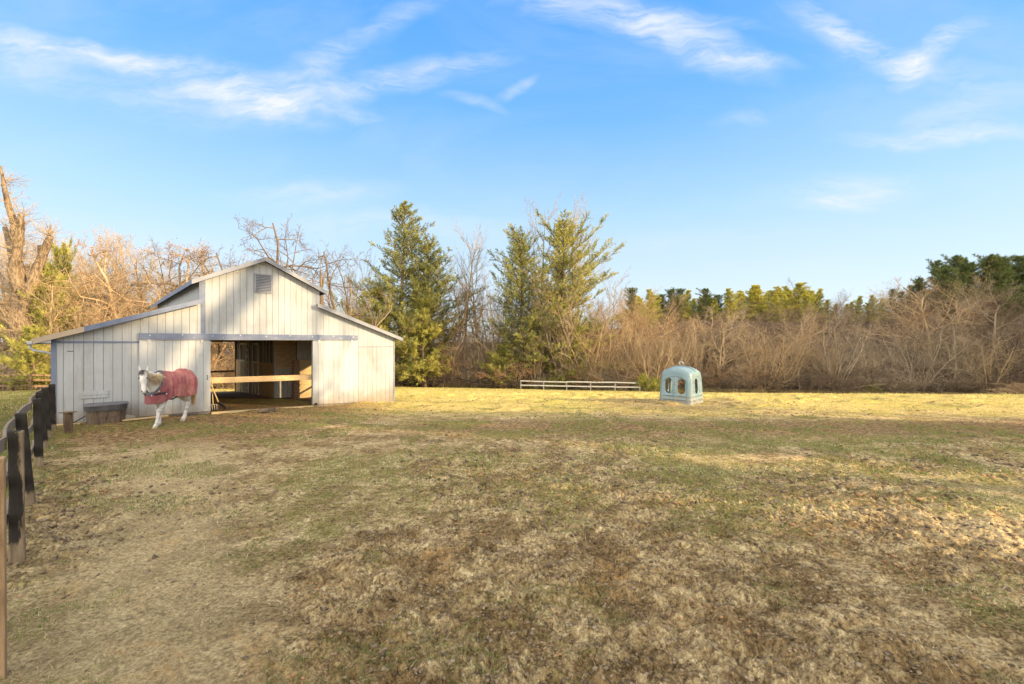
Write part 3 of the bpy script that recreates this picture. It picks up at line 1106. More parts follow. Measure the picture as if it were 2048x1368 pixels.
    t.box(wl - .05, wl - .01, .3, L - .1, -.5, 2.4)
    t.build('stall_wall', M['plywood'], b)
    # right stall fronts: panel, door, panel, door; upper halves black sheets for the shade within
    u = wr
    segs = [(5.5, 8.0, 'panel'), (8.05, 9.35, 'door'), (9.4, 10.7, 'panel'), (10.75, 12.1, 'door'), (12.15, L - .1, 'panel')]
    for y0, y1, kd in segs:
        t = MB()
        t.box(u - .02, u + .02, y0, y1, -.7, 1.25)
        o = t.build('stall_door' if kd == 'door' else 'stall_panel', M['plywood'], b)
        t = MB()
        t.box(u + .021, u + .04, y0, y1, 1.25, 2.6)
        t.build('stall_shade_panel', M['black'], o)  # black sheet painted in for the darkness of the stall
        if kd == 'door':
            t = MB()
            for y in (y0, y1 - .1):
                t.box(u - .045, u - .021, y, y + .1, -.6, 2.25)
            t.box(u - .045, u - .021, y0 + .1, y1 - .1, 2.15, 2.25)
            t.box(u - .045, u - .021, y0 + .1, y1 - .1, 1.17, 1.27)
            t.bar((u - .033, y0 + .1, 1.16), (u - .033, (y0 + y1) / 2, -.45), .024, .09, (0, 1, 0.4))
            t.bar((u - .033, y1 - .1, 1.16), (u - .033, (y0 + y1) / 2, -.45), .024, .09, (0, 1, -0.4))
            t.build('brace', M['whitewood'], o)
        else:
            t = MB()
            for k_ in range(4):
                yy = y0 + .15 + k_ * (y1 - y0 - .3) / 4
                t.box(u - .01, u + .01, yy, yy + .03, 1.25, 2.45)
            t.build('bars', M['greyboard'], o)
    # ladder
    t = MB()
    for y in (9.75, 10.15):
        t.box(u - .14, u - .10, y, y + .045, -.5, 2.5)
    for i in range(8):
        t.box(u - .145, u - .095, 9.795, 10.15, -.3 + i * .35, -.2 + i * .35)
    t.build('ladder', M['whitewood'], b)
    # facing wall at the first stall, grey boards below
    t = MB()
    t.box(wr + .0, 8.0, 5.42, 5.46, -.45, 2.45)
    o = t.build('end_wall', M['plywood'], b)
    t = MB()
    for i in range(4):
        t.box(wr + .04 + i * .18, wr + .205 + i * .18, 5.395, 5.42, -.42, 1.0)
    t.build('lower_boards', M['greyboard'], o)
    t = MB()
    t.box(wr - .03, wr + .04, 5.36, 5.48, -.5, 2.6)
    t.build('door_post', M['greyboard'], b)
    t = MB()
    t.box(7.10, 7.75, 5.30, 5.395, 1.02, 1.06)
    t.box(7.40, 7.46, 5.33, 5.39, .88, 1.02)
    t.build('shelf', M['plank'], b)
    # rough pillar
    t = MB()
    for i in range(22):
        e = .012 * ((i * 7) % 3)
        t.box(7.52 - e, 7.74 + e, 4.1, 4.35, -.42 + i * .085, -.345 + i * .085)
    t.build('pillar', M['brick'], b)
    # plank partition that takes the light from the side door
    t = MB()
    for i in range(8):
        t.box(7.8, 10.2, 4.6, 4.63, -.45 + i * .235, -.22 + i * .235)
    t.build('plank_partition', M['plank'], b)
    t = MB()
    t.box(7.8, 10.2, 4.65, 4.68, 1.44, 2.45)
    t.build('upper_partition', M['greyboard'], b)
    # rails across the side door
    for z in (.55, 1.05):
        t = MB()
        t.box(W - .03, W - .0, d0 - .05, d1 + .05, z, z + .09)
        t.build('side_rail', M['plank'], b)
    # plank sill across the doorway
    t = MB()
    t.prism([(3.62, -.12), (6.86, -.24), (6.86, -.16), (3.62, -.04)], -.16, .02)
    t.build('door_sill', M['plank'], b)
    return b


barn = build_barn()
cB, sB = math.cos(BTH), math.sin(BTH)


def bw(u, v, z=0.0):
    return (BX + u * cB - v * sB, BY + u * sB + v * cB, z)


# the board barring the doorway
t = MB()
t.bar((0, 0, 1.005), (3.42, .02, .93), .04, .20)
bd = t.build('barrier_board', M['newwood'], None, bevel=.004)
bd.location = bw(3.52, .10)
bd.rotation_euler = (0, 0, BTH)
tag(bd, 'pale pine board slung across the open barn doorway', 'board')
t = MB()
t.bar((0, 0, 1.08), (3.5, 0, 1.08), .05, .11)
t.bar((0, 0, .70), (3.5, 0, .70), .05, .09)
bd = t.build('rear_rail', M['rail_brown'], None)
bd.location = bw(3.5, BL + .15, -.55)
bd.rotation_euler = (0, 0, BTH)
tag(bd, 'brown rails seen through the far doorway of the barn', 'rails')

# ------------------------------------------------------------------ things by the barn
# stock tank
tank = empty('water_trough', (BX + 1.07 * math.cos(BTH) + .45 * math.sin(BTH), BY + 1.07 * math.sin(BTH) - .45 * math.cos(BTH), 0), BTH - .03, 'dark lidded stock trough with tiered plank sides against the barn', 'trough')


def stadium(l, w, n=10):
    pts = []
    for k in range(n + 1):
        a = -math.pi / 2 + math.pi * k / n
        pts.append((l / 2 - w / 2 + w / 2 * math.cos(a), w / 2 * math.sin(a)))
    for k in range(n + 1):
        a = math.pi / 2 + math.pi * k / n
        pts.append((-l / 2 + w / 2 + w / 2 * math.cos(a), w / 2 * math.sin(a)))
    return pts


def ring_prism(mb, p, q, z0, z1):
    n = len(p)
    mb.add([(x, y, z0) for x, y in p] + [(x, y, z1) for x, y in q], [tuple(range(n - 1, -1, -1)), tuple(range(n, 2 * n))] + [(i, (i + 1) % n, (i + 1) % n + n, i + n) for i in range(n)])


M['trough'] = weathered('trough_boards', (0.17, 0.125, 0.09), (0.06, 0.048, 0.04), (.5, .65))
t = MB()
ring_prism(t, stadium(1.06, .50), stadium(1.10, .52), -.05, .20)
ring_prism(t, stadium(1.12, .54), stadium(1.16, .56), .203, .385)
t.build('tank_body', M['trough'], tank)
t = MB()
ring_prism(t, stadium(1.20, .60), stadium(1.24, .62), .388, .55)
for x in (-.30, 0, .30):
    t.box(x - .10, x + .10, -.318, -.29, .40, .53)
t.build('tank_rim', mottled('tank_rubber', (.05, .05, .052), (.085, .08, .078), 4, .7), tank)
t = MB()
ring_prism(t, stadium(1.30, .66), stadium(1.28, .65), .552, .59)
tank.scale = (.74, 1, .93)
t.build('lid', mottled('tank_lid', (.10, .105, .125), (.14, .14, .15), 3, .6), tank)
# log post
t = MB()
t.tube([(0, 0, -.2), (0, 0, .50)], [.095, .085], 12)
lp = empty('log_post', (-11.28, 10.93, 0), 0, 'short round log post with flat cap left of the trough', 'post')
t.build('log', M['stump'], lp)
t = MB()
t.obox((0, 0, .512), (.25, .22, .02))
t.build('cap', M['stump'], lp)
# planks and rock on the ground
t = MB()
t.bar((0, 0, .03), (1.5, .1, .04), .10, .035)
pl = t.build('loose_plank', M['plank'])
pl.location = bw(.95, -.62, .0)
pl.rotation_euler = (0, 0, BTH)
tag(pl, 'pale loose plank on the ground before the trough', 'plank')
t = MB()
t.bar((0, 0, .05), (.8, -.05, .03), .07, .04)
pl = t.build('loose_plank', M['plank'])
pl.location = bw(-.25, -.28, .0)
pl.rotation_euler = (0, 0, BTH - .1)
tag(pl, 'short loose plank at the left corner of the barn', 'plank')
t = MB()
t.tube([(0, 0, .03), (.12, .02, .10), (.3, .06, .22), (.42, .1, .30)], .014, 6)
pl = t.build('hose', M['black'])
pl.location = bw(.35, -.35, 0)
pl.rotation_euler = (0, 0, BTH)
tag(pl, 'thin dark hose leading from the ground to the trough', 'hose')


def rock(name, loc, size, mat, label, cat='rock', rz=0.0, seed=1):
    r = np.random.default_rng(seed)
    P = grid3((-1.3,) * 3, (1.3,) * 3, .13)
    nz_ = [r.normal(size=3) for _ in range(9)]
    D = np.sqrt((P ** 2).sum(-1)) - 1
    for nn in nz_:
        nn = nn / np.linalg.norm(nn)
        D = np.maximum(D, (P @ nn) - r.uniform(.62, .9))
    V, F = surface_nets(D, (-1.3,) * 3, .13)
    V = V * np.array(size) / 2
    o = obj(name, make_mesh(name, V, F, mat, smooth=True))
    o.location = loc
    o.rotation_euler = (0, 0, rz)
    return tag(o, label, cat)


M['rock'] = mottled('pale_rock', (0.36, 0.31, 0.24), (0.25, 0.21, 0.16), 6, .9, .5, 30)
rock('rock', bw(1.55, -.35, .06), (.34, .26, .22), M['rock'], 'pale rock at the foot of the barn beside the sliding door', rz=BTH)
rock('stepping_stone', bw(5.05, -1.0, -.05), (.66, .42, .26), M['stump'], 'low flat block before the barn doorway', 'block', rz=BTH, seed=4)
# shovel leaning in the doorway
sh = empty('shovel', bw(3.72, -.10, 0), BTH + .5, 'shovel with wooden shaft leaning in the left of the barn doorway', 'shovel')
t = MB()
t.tube([(-.02, .1, .80), (.12, .0, .28)], .017, 8)
t.tube([(-.02, .1, .80), (-.05, .11, .88)], .03, 8)
t.build('shaft', M['newwood'], sh)
t = MB()
pts = []
for i in range(7):
    f = i / 6
    w_ = .085 + .05 * math.sin(math.pi * min(1, f * 1.2) * .6) - .07 * max(0, f - .7) / .3
    for j in range(5):
        s_ = (j - 2) / 2
        pts.append((.12 + .24 * f, s_ * w_, .30 - .27 * f - .03 * (1 - s_ * s_)))
fs = [(i * 5 + j, i * 5 + j + 1, (i + 1) * 5 + j + 1, (i + 1) * 5 + j) for i in range(6) for j in range(4)]
t.add(pts, fs)
o = t.build('blade', mottled('dark_steel', (.05, .045, .045), (.08, .07, .06), 5, .5, metal=.5), sh, smooth=True)
o.modifiers.new('thick', 'SOLIDIFY').thickness = .006
# fork beside it
fk = empty('pitchfork', bw(3.66, .02, 0), BTH, 'thin pitchfork standing beside the shovel in the doorway', 'fork')
t = MB()
t.tube([(0, .06, 1.0), (.03, 0, .2)], .014, 8)
t.build('shaft', M['plank'], fk)
t = MB()
t.tube([(-.07, 0, .2), (.13, 0, .2)], .008, 6)
for k_ in range(4):
    x = -.07 + k_ * .066
    t.tube([(x, 0, .2), (x + .01, -.02, .02)], .006, 6)
t.build('tines', M['metal'], fk)


# ------------------------------------------------------------------ hay feeder
def build_feeder():
    s = 1.42
    fx, fy = 7.28, 18.5
    e = empty('hay_feeder', (fx, fy, gz(fx, fy) - .02), math.radians(-44), 'blue-grey domed plastic hay feeder hut with oval windows in the meadow', 'hay feeder')
    h = .021
    P = grid3((-.85, -.85, -.04), (.85, .85, 1.72), h)
    x, y, z = P[..., 0], P[..., 1], P[..., 2]

    def hull(inset):
        tz = np.clip(z, 0, 1.7)
        half = s / 2 - .055 * tz - inset
        r = .16
        qx, qy = np.abs(x) - (half - r), np.abs(y) - (half - r)
        d = np.hypot(np.maximum(qx, 0), np.maximum(qy, 0)) + np.minimum(np.maximum(qx, qy), 0) - r
        # barrel roof: arched across x and rounded towards the ends
        zt = 1.57 - inset - .27 * (np.abs(x) / (s / 2)) ** 2.3 - .16 * (np.abs(y) / (s / 2)) ** 4
        return -smin(-d, -(z - zt) * .85, -.0) if False else np.where(True, -smin(-d, -((z - zt) * .85), .10), 0)
    d = np.maximum(hull(0), -hull(.035))
    # arched shoulder: recessed front and side panels below an arch
    for ax, ot in ((x, y), (y, x)):
        arch = np.maximum(np.abs(ax) - .50, z - (1.17 - .22 * (np.abs(ax) / .5) ** 2.4))
        shell = np.maximum(-hull(.022), np.maximum(arch, .06 - z))
        shell = np.maximum(shell, .3 - np.abs(ot))
        d = np.maximum(d, -shell)
    inner = np.maximum(hull(.024), -hull(.05))
    d = np.minimum(d, inner)
    # ribs of the lower frame
    band = np.maximum(hull(-.006), -hull(.05))
    for c0, w0 in ((.04, .035), (.22, .025), (.385, .022)):
        d = np.minimum(d, np.maximum(band, np.abs(z - c0) - w0))
    for ax in (x, y):
        for c0 in ((0.0, .54, -.54) if ax is x else (.30, -.30, .56, -.56)):
            d = np.minimum(d, np.maximum(band, np.maximum(np.abs(ax - c0) - .028, z - (1.12 if c0 else 1.14))))
    # oval windows, all four sides
    for ax, ot in ((x, y), (y, x)):
        for c0 in ((-.27, .27) if ot is y else (0.0,)):
            ov = np.maximum(np.abs(z - .77) - .16, 0)
            w_ = np.hypot(ax - c0, ov) - .15
            d = np.maximum(d, -np.maximum(w_, .35 - np.abs(ot)))
    d = np.maximum(d, -z)
    V, F = surface_nets(d, (-.85, -.85, -.04), h)
    m = mottled('feeder_plastic', (0.14, 0.215, 0.245), (0.19, 0.27, 0.29), 2.0, .38, .1, 12, spec=.5, c3=(.17, .215, .21), s3=1.0)
    nt_ = m.node_tree
    g_ = G(nt_)
    p_ = [q for q in nt_.nodes if q.type == 'BSDF_PRINCIPLED'][0]
    pos_ = g_.n('ShaderNodeTexCoord').outputs['Object']
    sp_ = g_.n('ShaderNodeSeparateXYZ')
    nt_.links.new(pos_, sp_.inputs[0])
    old_ = p_.inputs['Base Color'].links[0].from_socket
    mud_ = g_.step(g_.math('ADD', sp_.outputs[2], g_.math('MULTIPLY', g_.noise(pos_, 6, 5, .7), .55)), .30, .75, .75, 0)
    scr_ = g_.math('MULTIPLY', g_.step(g_.noise(g_.mapping(pos_, scale=(5, 5, 1)), 5, 5, .75), .58, .68), .4)
    c_ = g_.mix(g_.math('MAXIMUM', mud_, scr_), old_, (.23, .20, .15))
    nt_.links.new(c_, p_.inputs['Base Color'])
    obj('feeder_shell', make_mesh('feeder_shell', V, F, m, smooth=True), e)
    # raised seam over the roof
    t = MB()
    pts = []
    for k_ in range(25):
        a = -1 + 2 * k_ / 24
        xx = a * (s / 2 - .09)
        pts.append((xx, 0, 1.585 - .27 * abs(xx / (s / 2)) ** 2.3))
    t.tube(pts, .022, 6)
    t.build('roof_seam', m, e, smooth=True)
    t = MB()
    pts = []
    for k_ in range(17):
        a = math.pi * (-.12 + 1.24 * k_ / 16)
        pts.append((.085 * math.cos(a), 0, 1.69 + .085 * math.sin(a)))
    t.tube(pts, .021, 8)
    t.build('lifting_ring', M['white_metal'], e, smooth=True)
    for sx in (-1, 1):
        t = MB()
        t.box(.0 + sx * .05 - .02, sx * .05 + .02, -.70, -.665, .50, .54)
        t.build('latch', M['greyboard'], e)
        t = MB()
        t.box(.0 + sx * .05 - .02, sx * .05 + .02, -.68, -.645, .86, .90)
        t.build('latch', M['greyboard'], e)
    hay = grid3((-.7, -.7, -.05), (.7, .7, .9), .05)
    D = np.sqrt(((hay - np.array([.08, .05, .1])) ** 2 / np.array([.5, .5, .5]) ** 2).sum(-1)) - 1 + .16 * (np.sin(hay[..., 0] * 9) * np.cos(hay[..., 1] * 8 + hay[..., 2] * 11))
    D = np.maximum(D, -hay[..., 2] - .02)
    V, F = surface_nets(D * .5, (-.7, -.7, -.05), .05)
    ho = obj('hay_heap', make_mesh('hay_heap', V, F, mottled('hay', (.50, .33, .10), (.34, .22, .07), 14, .9, 1.0, 60), smooth=True))
    ho.location = (fx, fy, gz(fx, fy))
    tag(ho, 'heap of golden hay inside the domed feeder', 'hay')


build_feeder()
# spilled hay round the feeder
n_ = 9000
a_ = rng.uniform(0, 6.283, n_)
r_ = 1.0 + np.abs(rng.normal(0, .75, n_))
X, Y = 7.3 + 1.5 * r_ * np.cos(a_), 18.3 + r_ * np.sin(a_) * 1.2
blades('spilled_hay', X, Y, rng.uniform(.06, .16, n_), rng.uniform(.008, .018, n_), 1.4, mottled('spilt_hay', (.50, .40, .21), (.36, .27, .13), 3, .9, world=True), 'pale hay trodden out around the domed feeder', 'hay', .01, flat=True)


# ------------------------------------------------------------------ the horse
def build_horse():
    hx, hy = -9.62, 12.12
    e = empty('horse', (hx, hy, gz(hx, hy) - .005), math.atan2(-.99, .10), 'white horse in a burgundy blanket walking before the left sliding door', 'horse')
    h = .0135
    lo, hi = (-1.08, -.42, -.03), (1.55, .46, 1.82)
    P = grid3(lo, hi, h).astype(np.float32)
    sq = (1, .80, 1)
    torso = [((.42, 0, 1.12), (.0, 0, 1.07), .29, .315), ((.0, 0, 1.07), (-.45, 0, 1.14), .315, .28), ((-.45, 0, 1.14), (-.60, 0, 1.18), .28, .26),
             ((.40, 0, 1.36), (.15, 0, 1.28), .12, .14), ((-.42, 0, 1.29), (-.66, 0, 1.22), .17, .17), ((.52, 0, 1.05), (.45, 0, .95), .24, .20)]
    T = None
    for a, b, ra, rb in torso:
        q = round_cone(P, a, b, ra, rb, sq)
        T = q if T is None else smin(T, q, .08)
    B = T.copy()
    nb, poll = (.56, 0, 1.24), (1.06, .05, 1.47)
    B = smin(B, round_cone(P, nb, (.86, .02, 1.38), .205, .135, (1, .56, 1)), .07)
    B = smin(B, round_cone(P, (.86, .02, 1.38), poll, .135, .092, (1, .62, 1)), .05)
    B = smin(B, round_cone(P, (.60, 0, 1.10), (.98, .03, 1.34), .17, .10, (1, .6, 1)), .07)
    # head
    fx_, fy_, fz_ = 1.10, .06, 1.47
    mz = (1.265, .185, 1.04)
    B = smin(B, round_cone(P, (fx_, fy_, fz_ - .03), (1.16, .10, 1.33), .082, .084, (1, .78, 1)), .04)
    B = smin(B, round_cone(P, (1.16, .10, 1.33), (1.235, .16, 1.13), .082, .048, (1, .78, 1)), .04)
    B = smin(B, round_cone(P, (1.235, .16, 1.13), mz, .052, .055, (1, .92, 1)), .03)
    B = smin(B, round_cone(P, (1.09, .06, 1.34), (1.12, .09, 1.27), .072, .05, (1, .8, 1)), .04)   # jaw
    B = smin(B, round_cone(P, (1.235, .165, 1.02), (1.215, .155, 1.00), .040, .032), .03)         # chin
    for q in ((1.10, -.015, 1.555), (1.06, .125, 1.56)):                                          # ears
        B = smin(B, round_cone(P, q, (q[0] + .02, q[1] + (.03 if q[1] > .05 else -.03), q[2] + .13), .033, .010), .02)
    # legs: (list of joints, radii)
    legs = [
        ([(.42, .14, 1.02), (.44, .14, .82), (.56, .11, .50), (.60, .09, .44), (.65, .08, .17), (.70, .08, .085)], [.15, .10, .052, .050, .034, .042]),   # left fore, forward
        ([(.40, -.14, 1.02), (.38, -.14, .82), (.33, -.12, .50), (.32, -.12, .44), (.26, -.11, .17), (.30, -.11, .085)], [.15, .10, .052, .050, .034, .042]),
        ([(-.52, .14, 1.12), (-.40, .15, .86), (-.56, .13, .56), (-.54, .12, .48), (-.42, .11, .18), (-.37, .11, .085)], [.20, .15, .060, .055, .036, .044]),
        ([(-.58, -.14, 1.12), (-.50, -.15, .86), (-.82, -.13, .57), (-.84, -.12, .50), (-.82, -.11, .18), (-.77, -.11, .085)], [.20, .15, .060, .055, .036, .044])]
    for J, Rr in legs:
        q = None
        for i in range(len(J) - 1):
            c_ = round_cone(P, J[i], J[i + 1], Rr[i], Rr[i + 1], (1, .85, 1) if i == 0 else (1, 1, 1))
            q = c_ if q is None else smin(q, c_, .025)
        hf = J[-1]
        q = smin(q, round_cone(P, (hf[0] - .01, hf[1], .075), (hf[0] + .03, hf[1], .02), .050, .062), .02)
        q = np.maximum(q, -P[..., 2])
        B = smin(B, q, .045)
    V, F = surface_nets(B, lo, h)
    m, g_, p = new_mat('grey_white_coat')
    pos = g_.n('ShaderNodeTexCoord').outputs['Object']
    sp = g_.n('ShaderNodeSeparateXYZ')
    m.node_tree.links.new(pos, sp.inputs[0])
    low = g_.step(sp.outputs[2], .45, 1.0, 1, 0)
    spot = g_.step(g_.noise(pos, 11, 3, .6), .50, .62)
    col = g_.mix(g_.math('MULTIPLY', spot, g_.math('ADD', g_.math('MULTIPLY', low, .45), .14)), (.56, .53, .49), (.24, .21, .19))
    nose = g_.math('MULTIPLY', g_.step(sp.outputs[2], .99, 1.08, 1, 0), g_.step(sp.outputs[0], 1.0, 1.1))
    col = g_.mix(g_.math('MULTIPLY', nose, .6), col, (.20, .17, .17))
    hoof = g_.step(sp.outputs[2], .055, .085, 1, 0)
    col = g_.mix(g_.math('MULTIPLY', hoof, .7), col, (.35, .27, .19))
    g_._set(p.inputs['Base Color'], col)
    p.inputs['Roughness'].default_value = .75
    p.inputs['Specular IOR Level'].default_value = .2
    obj('body', make_mesh('body', V, F, m, smooth=True), e)
    # eyes, nostrils
    black = mottled('eye_dark', (.01, .008, .007), (.015, .01, .01), 3, .15)
    for c0 in ((1.21, .028, 1.375), (1.145, .175, 1.375)):
        rr = grid3((-.03,) * 3, (.03,) * 3, .006)
        V, F = surface_nets(np.sqrt((rr ** 2 * np.array([1, 1, 1.5])).sum(-1)) - .021, (-.03,) * 3, .006)
        obj('eye', make_mesh('eye', V + np.array(c0), F, black, smooth=True), e)
    for c0 in ((1.325, .175, 1.055), (1.27, .235, 1.055)):
        rr = grid3((-.03,) * 3, (.03,) * 3, .006)
        V, F = surface_nets(np.sqrt((rr ** 2 * np.array([1, 1, .5])).sum(-1)) - .013, (-.03,) * 3, .006)
        obj('nostril', make_mesh('nostril', V + np.array(c0), F, black, smooth=True), e)

    # hair: strands as thin tapered tubes
    def strands(name, roots, fn, mat, r0=.007):
        t = MB()
        for rt in roots:
            pts = fn(rt)
            t.tube(pts, [r0 * (1 - .75 * i / (len(pts) - 1)) for i in range(len(pts))], 4, False)
        return t.build(name, mat, e, smooth=True)
    R2 = random.Random(5)
    mane = mottled('mane_hair', (.50, .38, .24), (.34, .25, .16), 16, .7)
    roots = []
    for i in range(150):
        f = R2.random()
        x_, z_ = .50 + .56 * f, 1.455 + .115 * f - .05 * math.sin(math.pi * f)
        roots.append((x_, .03 + R2.uniform(-.02, .02), z_ - .02, f))

    def mf(r):
        L_ = R2.uniform(.16, .34)
        out_ = .085 + .06 * (1 - r[3])
        return [(r[0], r[1], r[2] + .01), (r[0] - .01, r[1] + out_ * .6, r[2] - .02), (r[0] - .02 + R2.uniform(-.02, .02), r[1] + out_ + .015, r[2] - L_ * .5), (r[0] - .03 + R2.uniform(-.05, .05), r[1] + out_ + R2.uniform(.0, .04), r[2] - L_)]
    strands('mane', roots, mf, mane, .010)
    fl = mottled('dark_forelock', (.07, .065, .065), (.14, .13, .13), 16, .7)
    strands('forelock', [(1.10 + R2.uniform(-.02, .02), .055 + R2.uniform(-.05, .05), 1.575) for _ in range(46)],
            lambda r: [r, (r[0] + .07, r[1] + .01, r[2] - .02), (r[0] + .11 + R2.uniform(-.02, .01), r[1] + R2.uniform(-.02, .07), r[2] - .08 - R2.uniform(0, .06))], fl, .008)
    tail = mottled('tail_hair', (.52, .34, .15), (.36, .22, .09), 14, .7)
    strands('tail', [(-.86 + R2.uniform(-.03, .03), R2.uniform(-.04, .04), 1.16) for _ in range(110)],
            lambda r: [r, (r[0] - .09, r[1] * 1.2, r[2] - .12), (r[0] - .12 + R2.uniform(-.03, .03), r[1] * 2 + R2.uniform(-.02, .02), r[2] - .45), (r[0] - .10 + R2.uniform(-.06, .06), r[1] * 1.8 + R2.uniform(-.03, .03), r[2] - .60 - R2.uniform(0, .25))], tail, .009)

    # blanket: the torso offset outward, hanging straight from its widest line
    Bn = T
    for sg_ in (1, -1):
        Bn = smin(Bn, round_cone(P, (-.55, .14 * sg_, 1.12), (-.46, .15 * sg_, .88), .20, .17, (1, .85, 1)), .05)
        Bn = smin(Bn, round_cone(P, (.42, .14 * sg_, 1.02), (.46, .13 * sg_, .84), .15, .12, (1, .85, 1)), .05)
    Bn = Bn - .035
    Bn = smin(Bn, round_cone(P, (.58, 0, 1.10), (.62, 0, 1.0), .20, .19, (1, .9, 1)) - .02, .05)
    drape = np.minimum.accumulate(Bn[:, :, ::-1], axis=2)[:, :, ::-1]
    x, y, z = P[..., 0], P[..., 1], P[..., 2]
    wav = .012 * np.sin(x * 13 + z * 5) * np.clip((1.2 - z) / .5, 0, 1) + .006 * np.sin(x * 37 + z * 9)
    drape = drape + wav
    shell = np.maximum(drape, -(drape + .028))
    hem = .76 - .10 * np.clip((x - .35) / .3, 0, 1) + .03 * np.sin(x * 4.2) + .04 * np.clip((-.3 - x) / .5, 0, 1)
    shell = np.maximum(shell, hem - z)
    shell = np.maximum(shell, -.86 - x + .10 * np.clip(1.1 - z, 0, 1))
    shell = np.maximum(shell, (x - (.50 + (1.45 - z) * .62)) * .85)
    # the neck opening: nothing forward of the collar line above the chest
    V, F = surface_nets(shell, lo, h)
    m, g_, p = new_mat('burgundy_blanket')
    pos = g_.n('ShaderNodeTexCoord').outputs['Object']
    sp = g_.n('ShaderNodeSeparateXYZ')
    m.node_tree.links.new(pos, sp.inputs[0])
    n1 = g_.noise(pos, 5, 6, .7)
    n2 = g_.noise(pos, 28, 4, .7)
    col = g_.mix(g_.step(n1, .38, .62), (.285, .070, .078), (.40, .15, .125))
    col = g_.mix(g_.math('MULTIPLY', g_.step(n2, .5, .7), .45), col, (.31, .14, .11))
    col = g_.mix(g_.math('MULTIPLY', g_.step(sp.outputs[0], .42, .56), .55), col, (.09, .012, .03))
    edge = g_.math('ADD', sp.outputs[0], g_.math('MULTIPLY', g_.math('SUBTRACT', sp.outputs[2], 1.45), .62))
    col = g_.mix(g_.step(edge, .462, .474), col, (.07, .07, .08))
    g_._set(p.inputs['Base Color'], col)
    p.inputs['Roughness'].default_value = .8
    b_ = g_.n('ShaderNodeBump')
    b_.inputs['Strength'].default_value = .5
    b_.inputs['Distance'].default_value = .02
    g_._set(b_.inputs['Height'], g_.noise(g_.mapping(pos, rot=(0, .5, 0), scale=(1, 1, .5)), 9, 4, .6))
    m.node_tree.links.new(b_.outputs[0], p.inputs['Normal'])
    bl = obj('blanket', make_mesh('blanket', V, F, m, smooth=True), e)
    # collar binding, straps and buckles
    stp = mottled('dark_strap', (.02, .015, .02), (.035, .025, .03), 5, .7)
    t = MB()
    for sgn in (1, -1):
        for z_ in (.93,):
            t.bar((.60, sgn * .27, z_), (.80, sgn * .12, z_ - .02), .014, .05)
    t.bar((.80, .12, .91), (.80, -.12, .91), .014, .04, (0, 0, 1))
    t.build('chest_strap', stp, bl)
    for (x_, y_, z_) in ((.74, .19, .985), (.60, .285, .905), (.815, .06, .885)):
        t = MB()
        t.obox((x_, y_, z_), (.024, .022, .034))
        t.build('buckle', M['white_metal'], bl)
    t = MB()
    t.tube([(.12, .29, .80), (.10, .12, .70), (.06, -.12, .70), (.05, -.29, .80)], .02, 6)
    t.build('belly_strap', stp, bl)
    return e


horse = build_horse()


# ------------------------------------------------------------------ fences
def bent_board(mb, a, b, bow, h, th, nrm, n=8, sag=0.0):
    a, b, nrm = Vector(a), Vector(b), Vector(nrm)
    vs = []
    for i in range(n + 1):
        f = i / n
        p = a.lerp(b, f) + nrm * (bow * 4 * f * (1 - f)) + Vector((0, 0, -sag * 4 * f * (1 - f)))
        for dn, dz in ((0, -h / 2), (th, -h / 2), (th, h / 2), (0, h / 2)):
            vs.append(p + nrm * dn + Vector((0, 0, dz)))
    fs = [(3, 2, 1, 0), tuple(n * 4 + k for k in range(4))]
    for i in range(n):
        for k in range(4):
            k2 = (k + 1) % 4
            fs.append((i * 4 + k, i * 4 + k2, (i + 1) * 4 + k2, (i + 1) * 4 + k))
    mb.add(vs, fs)


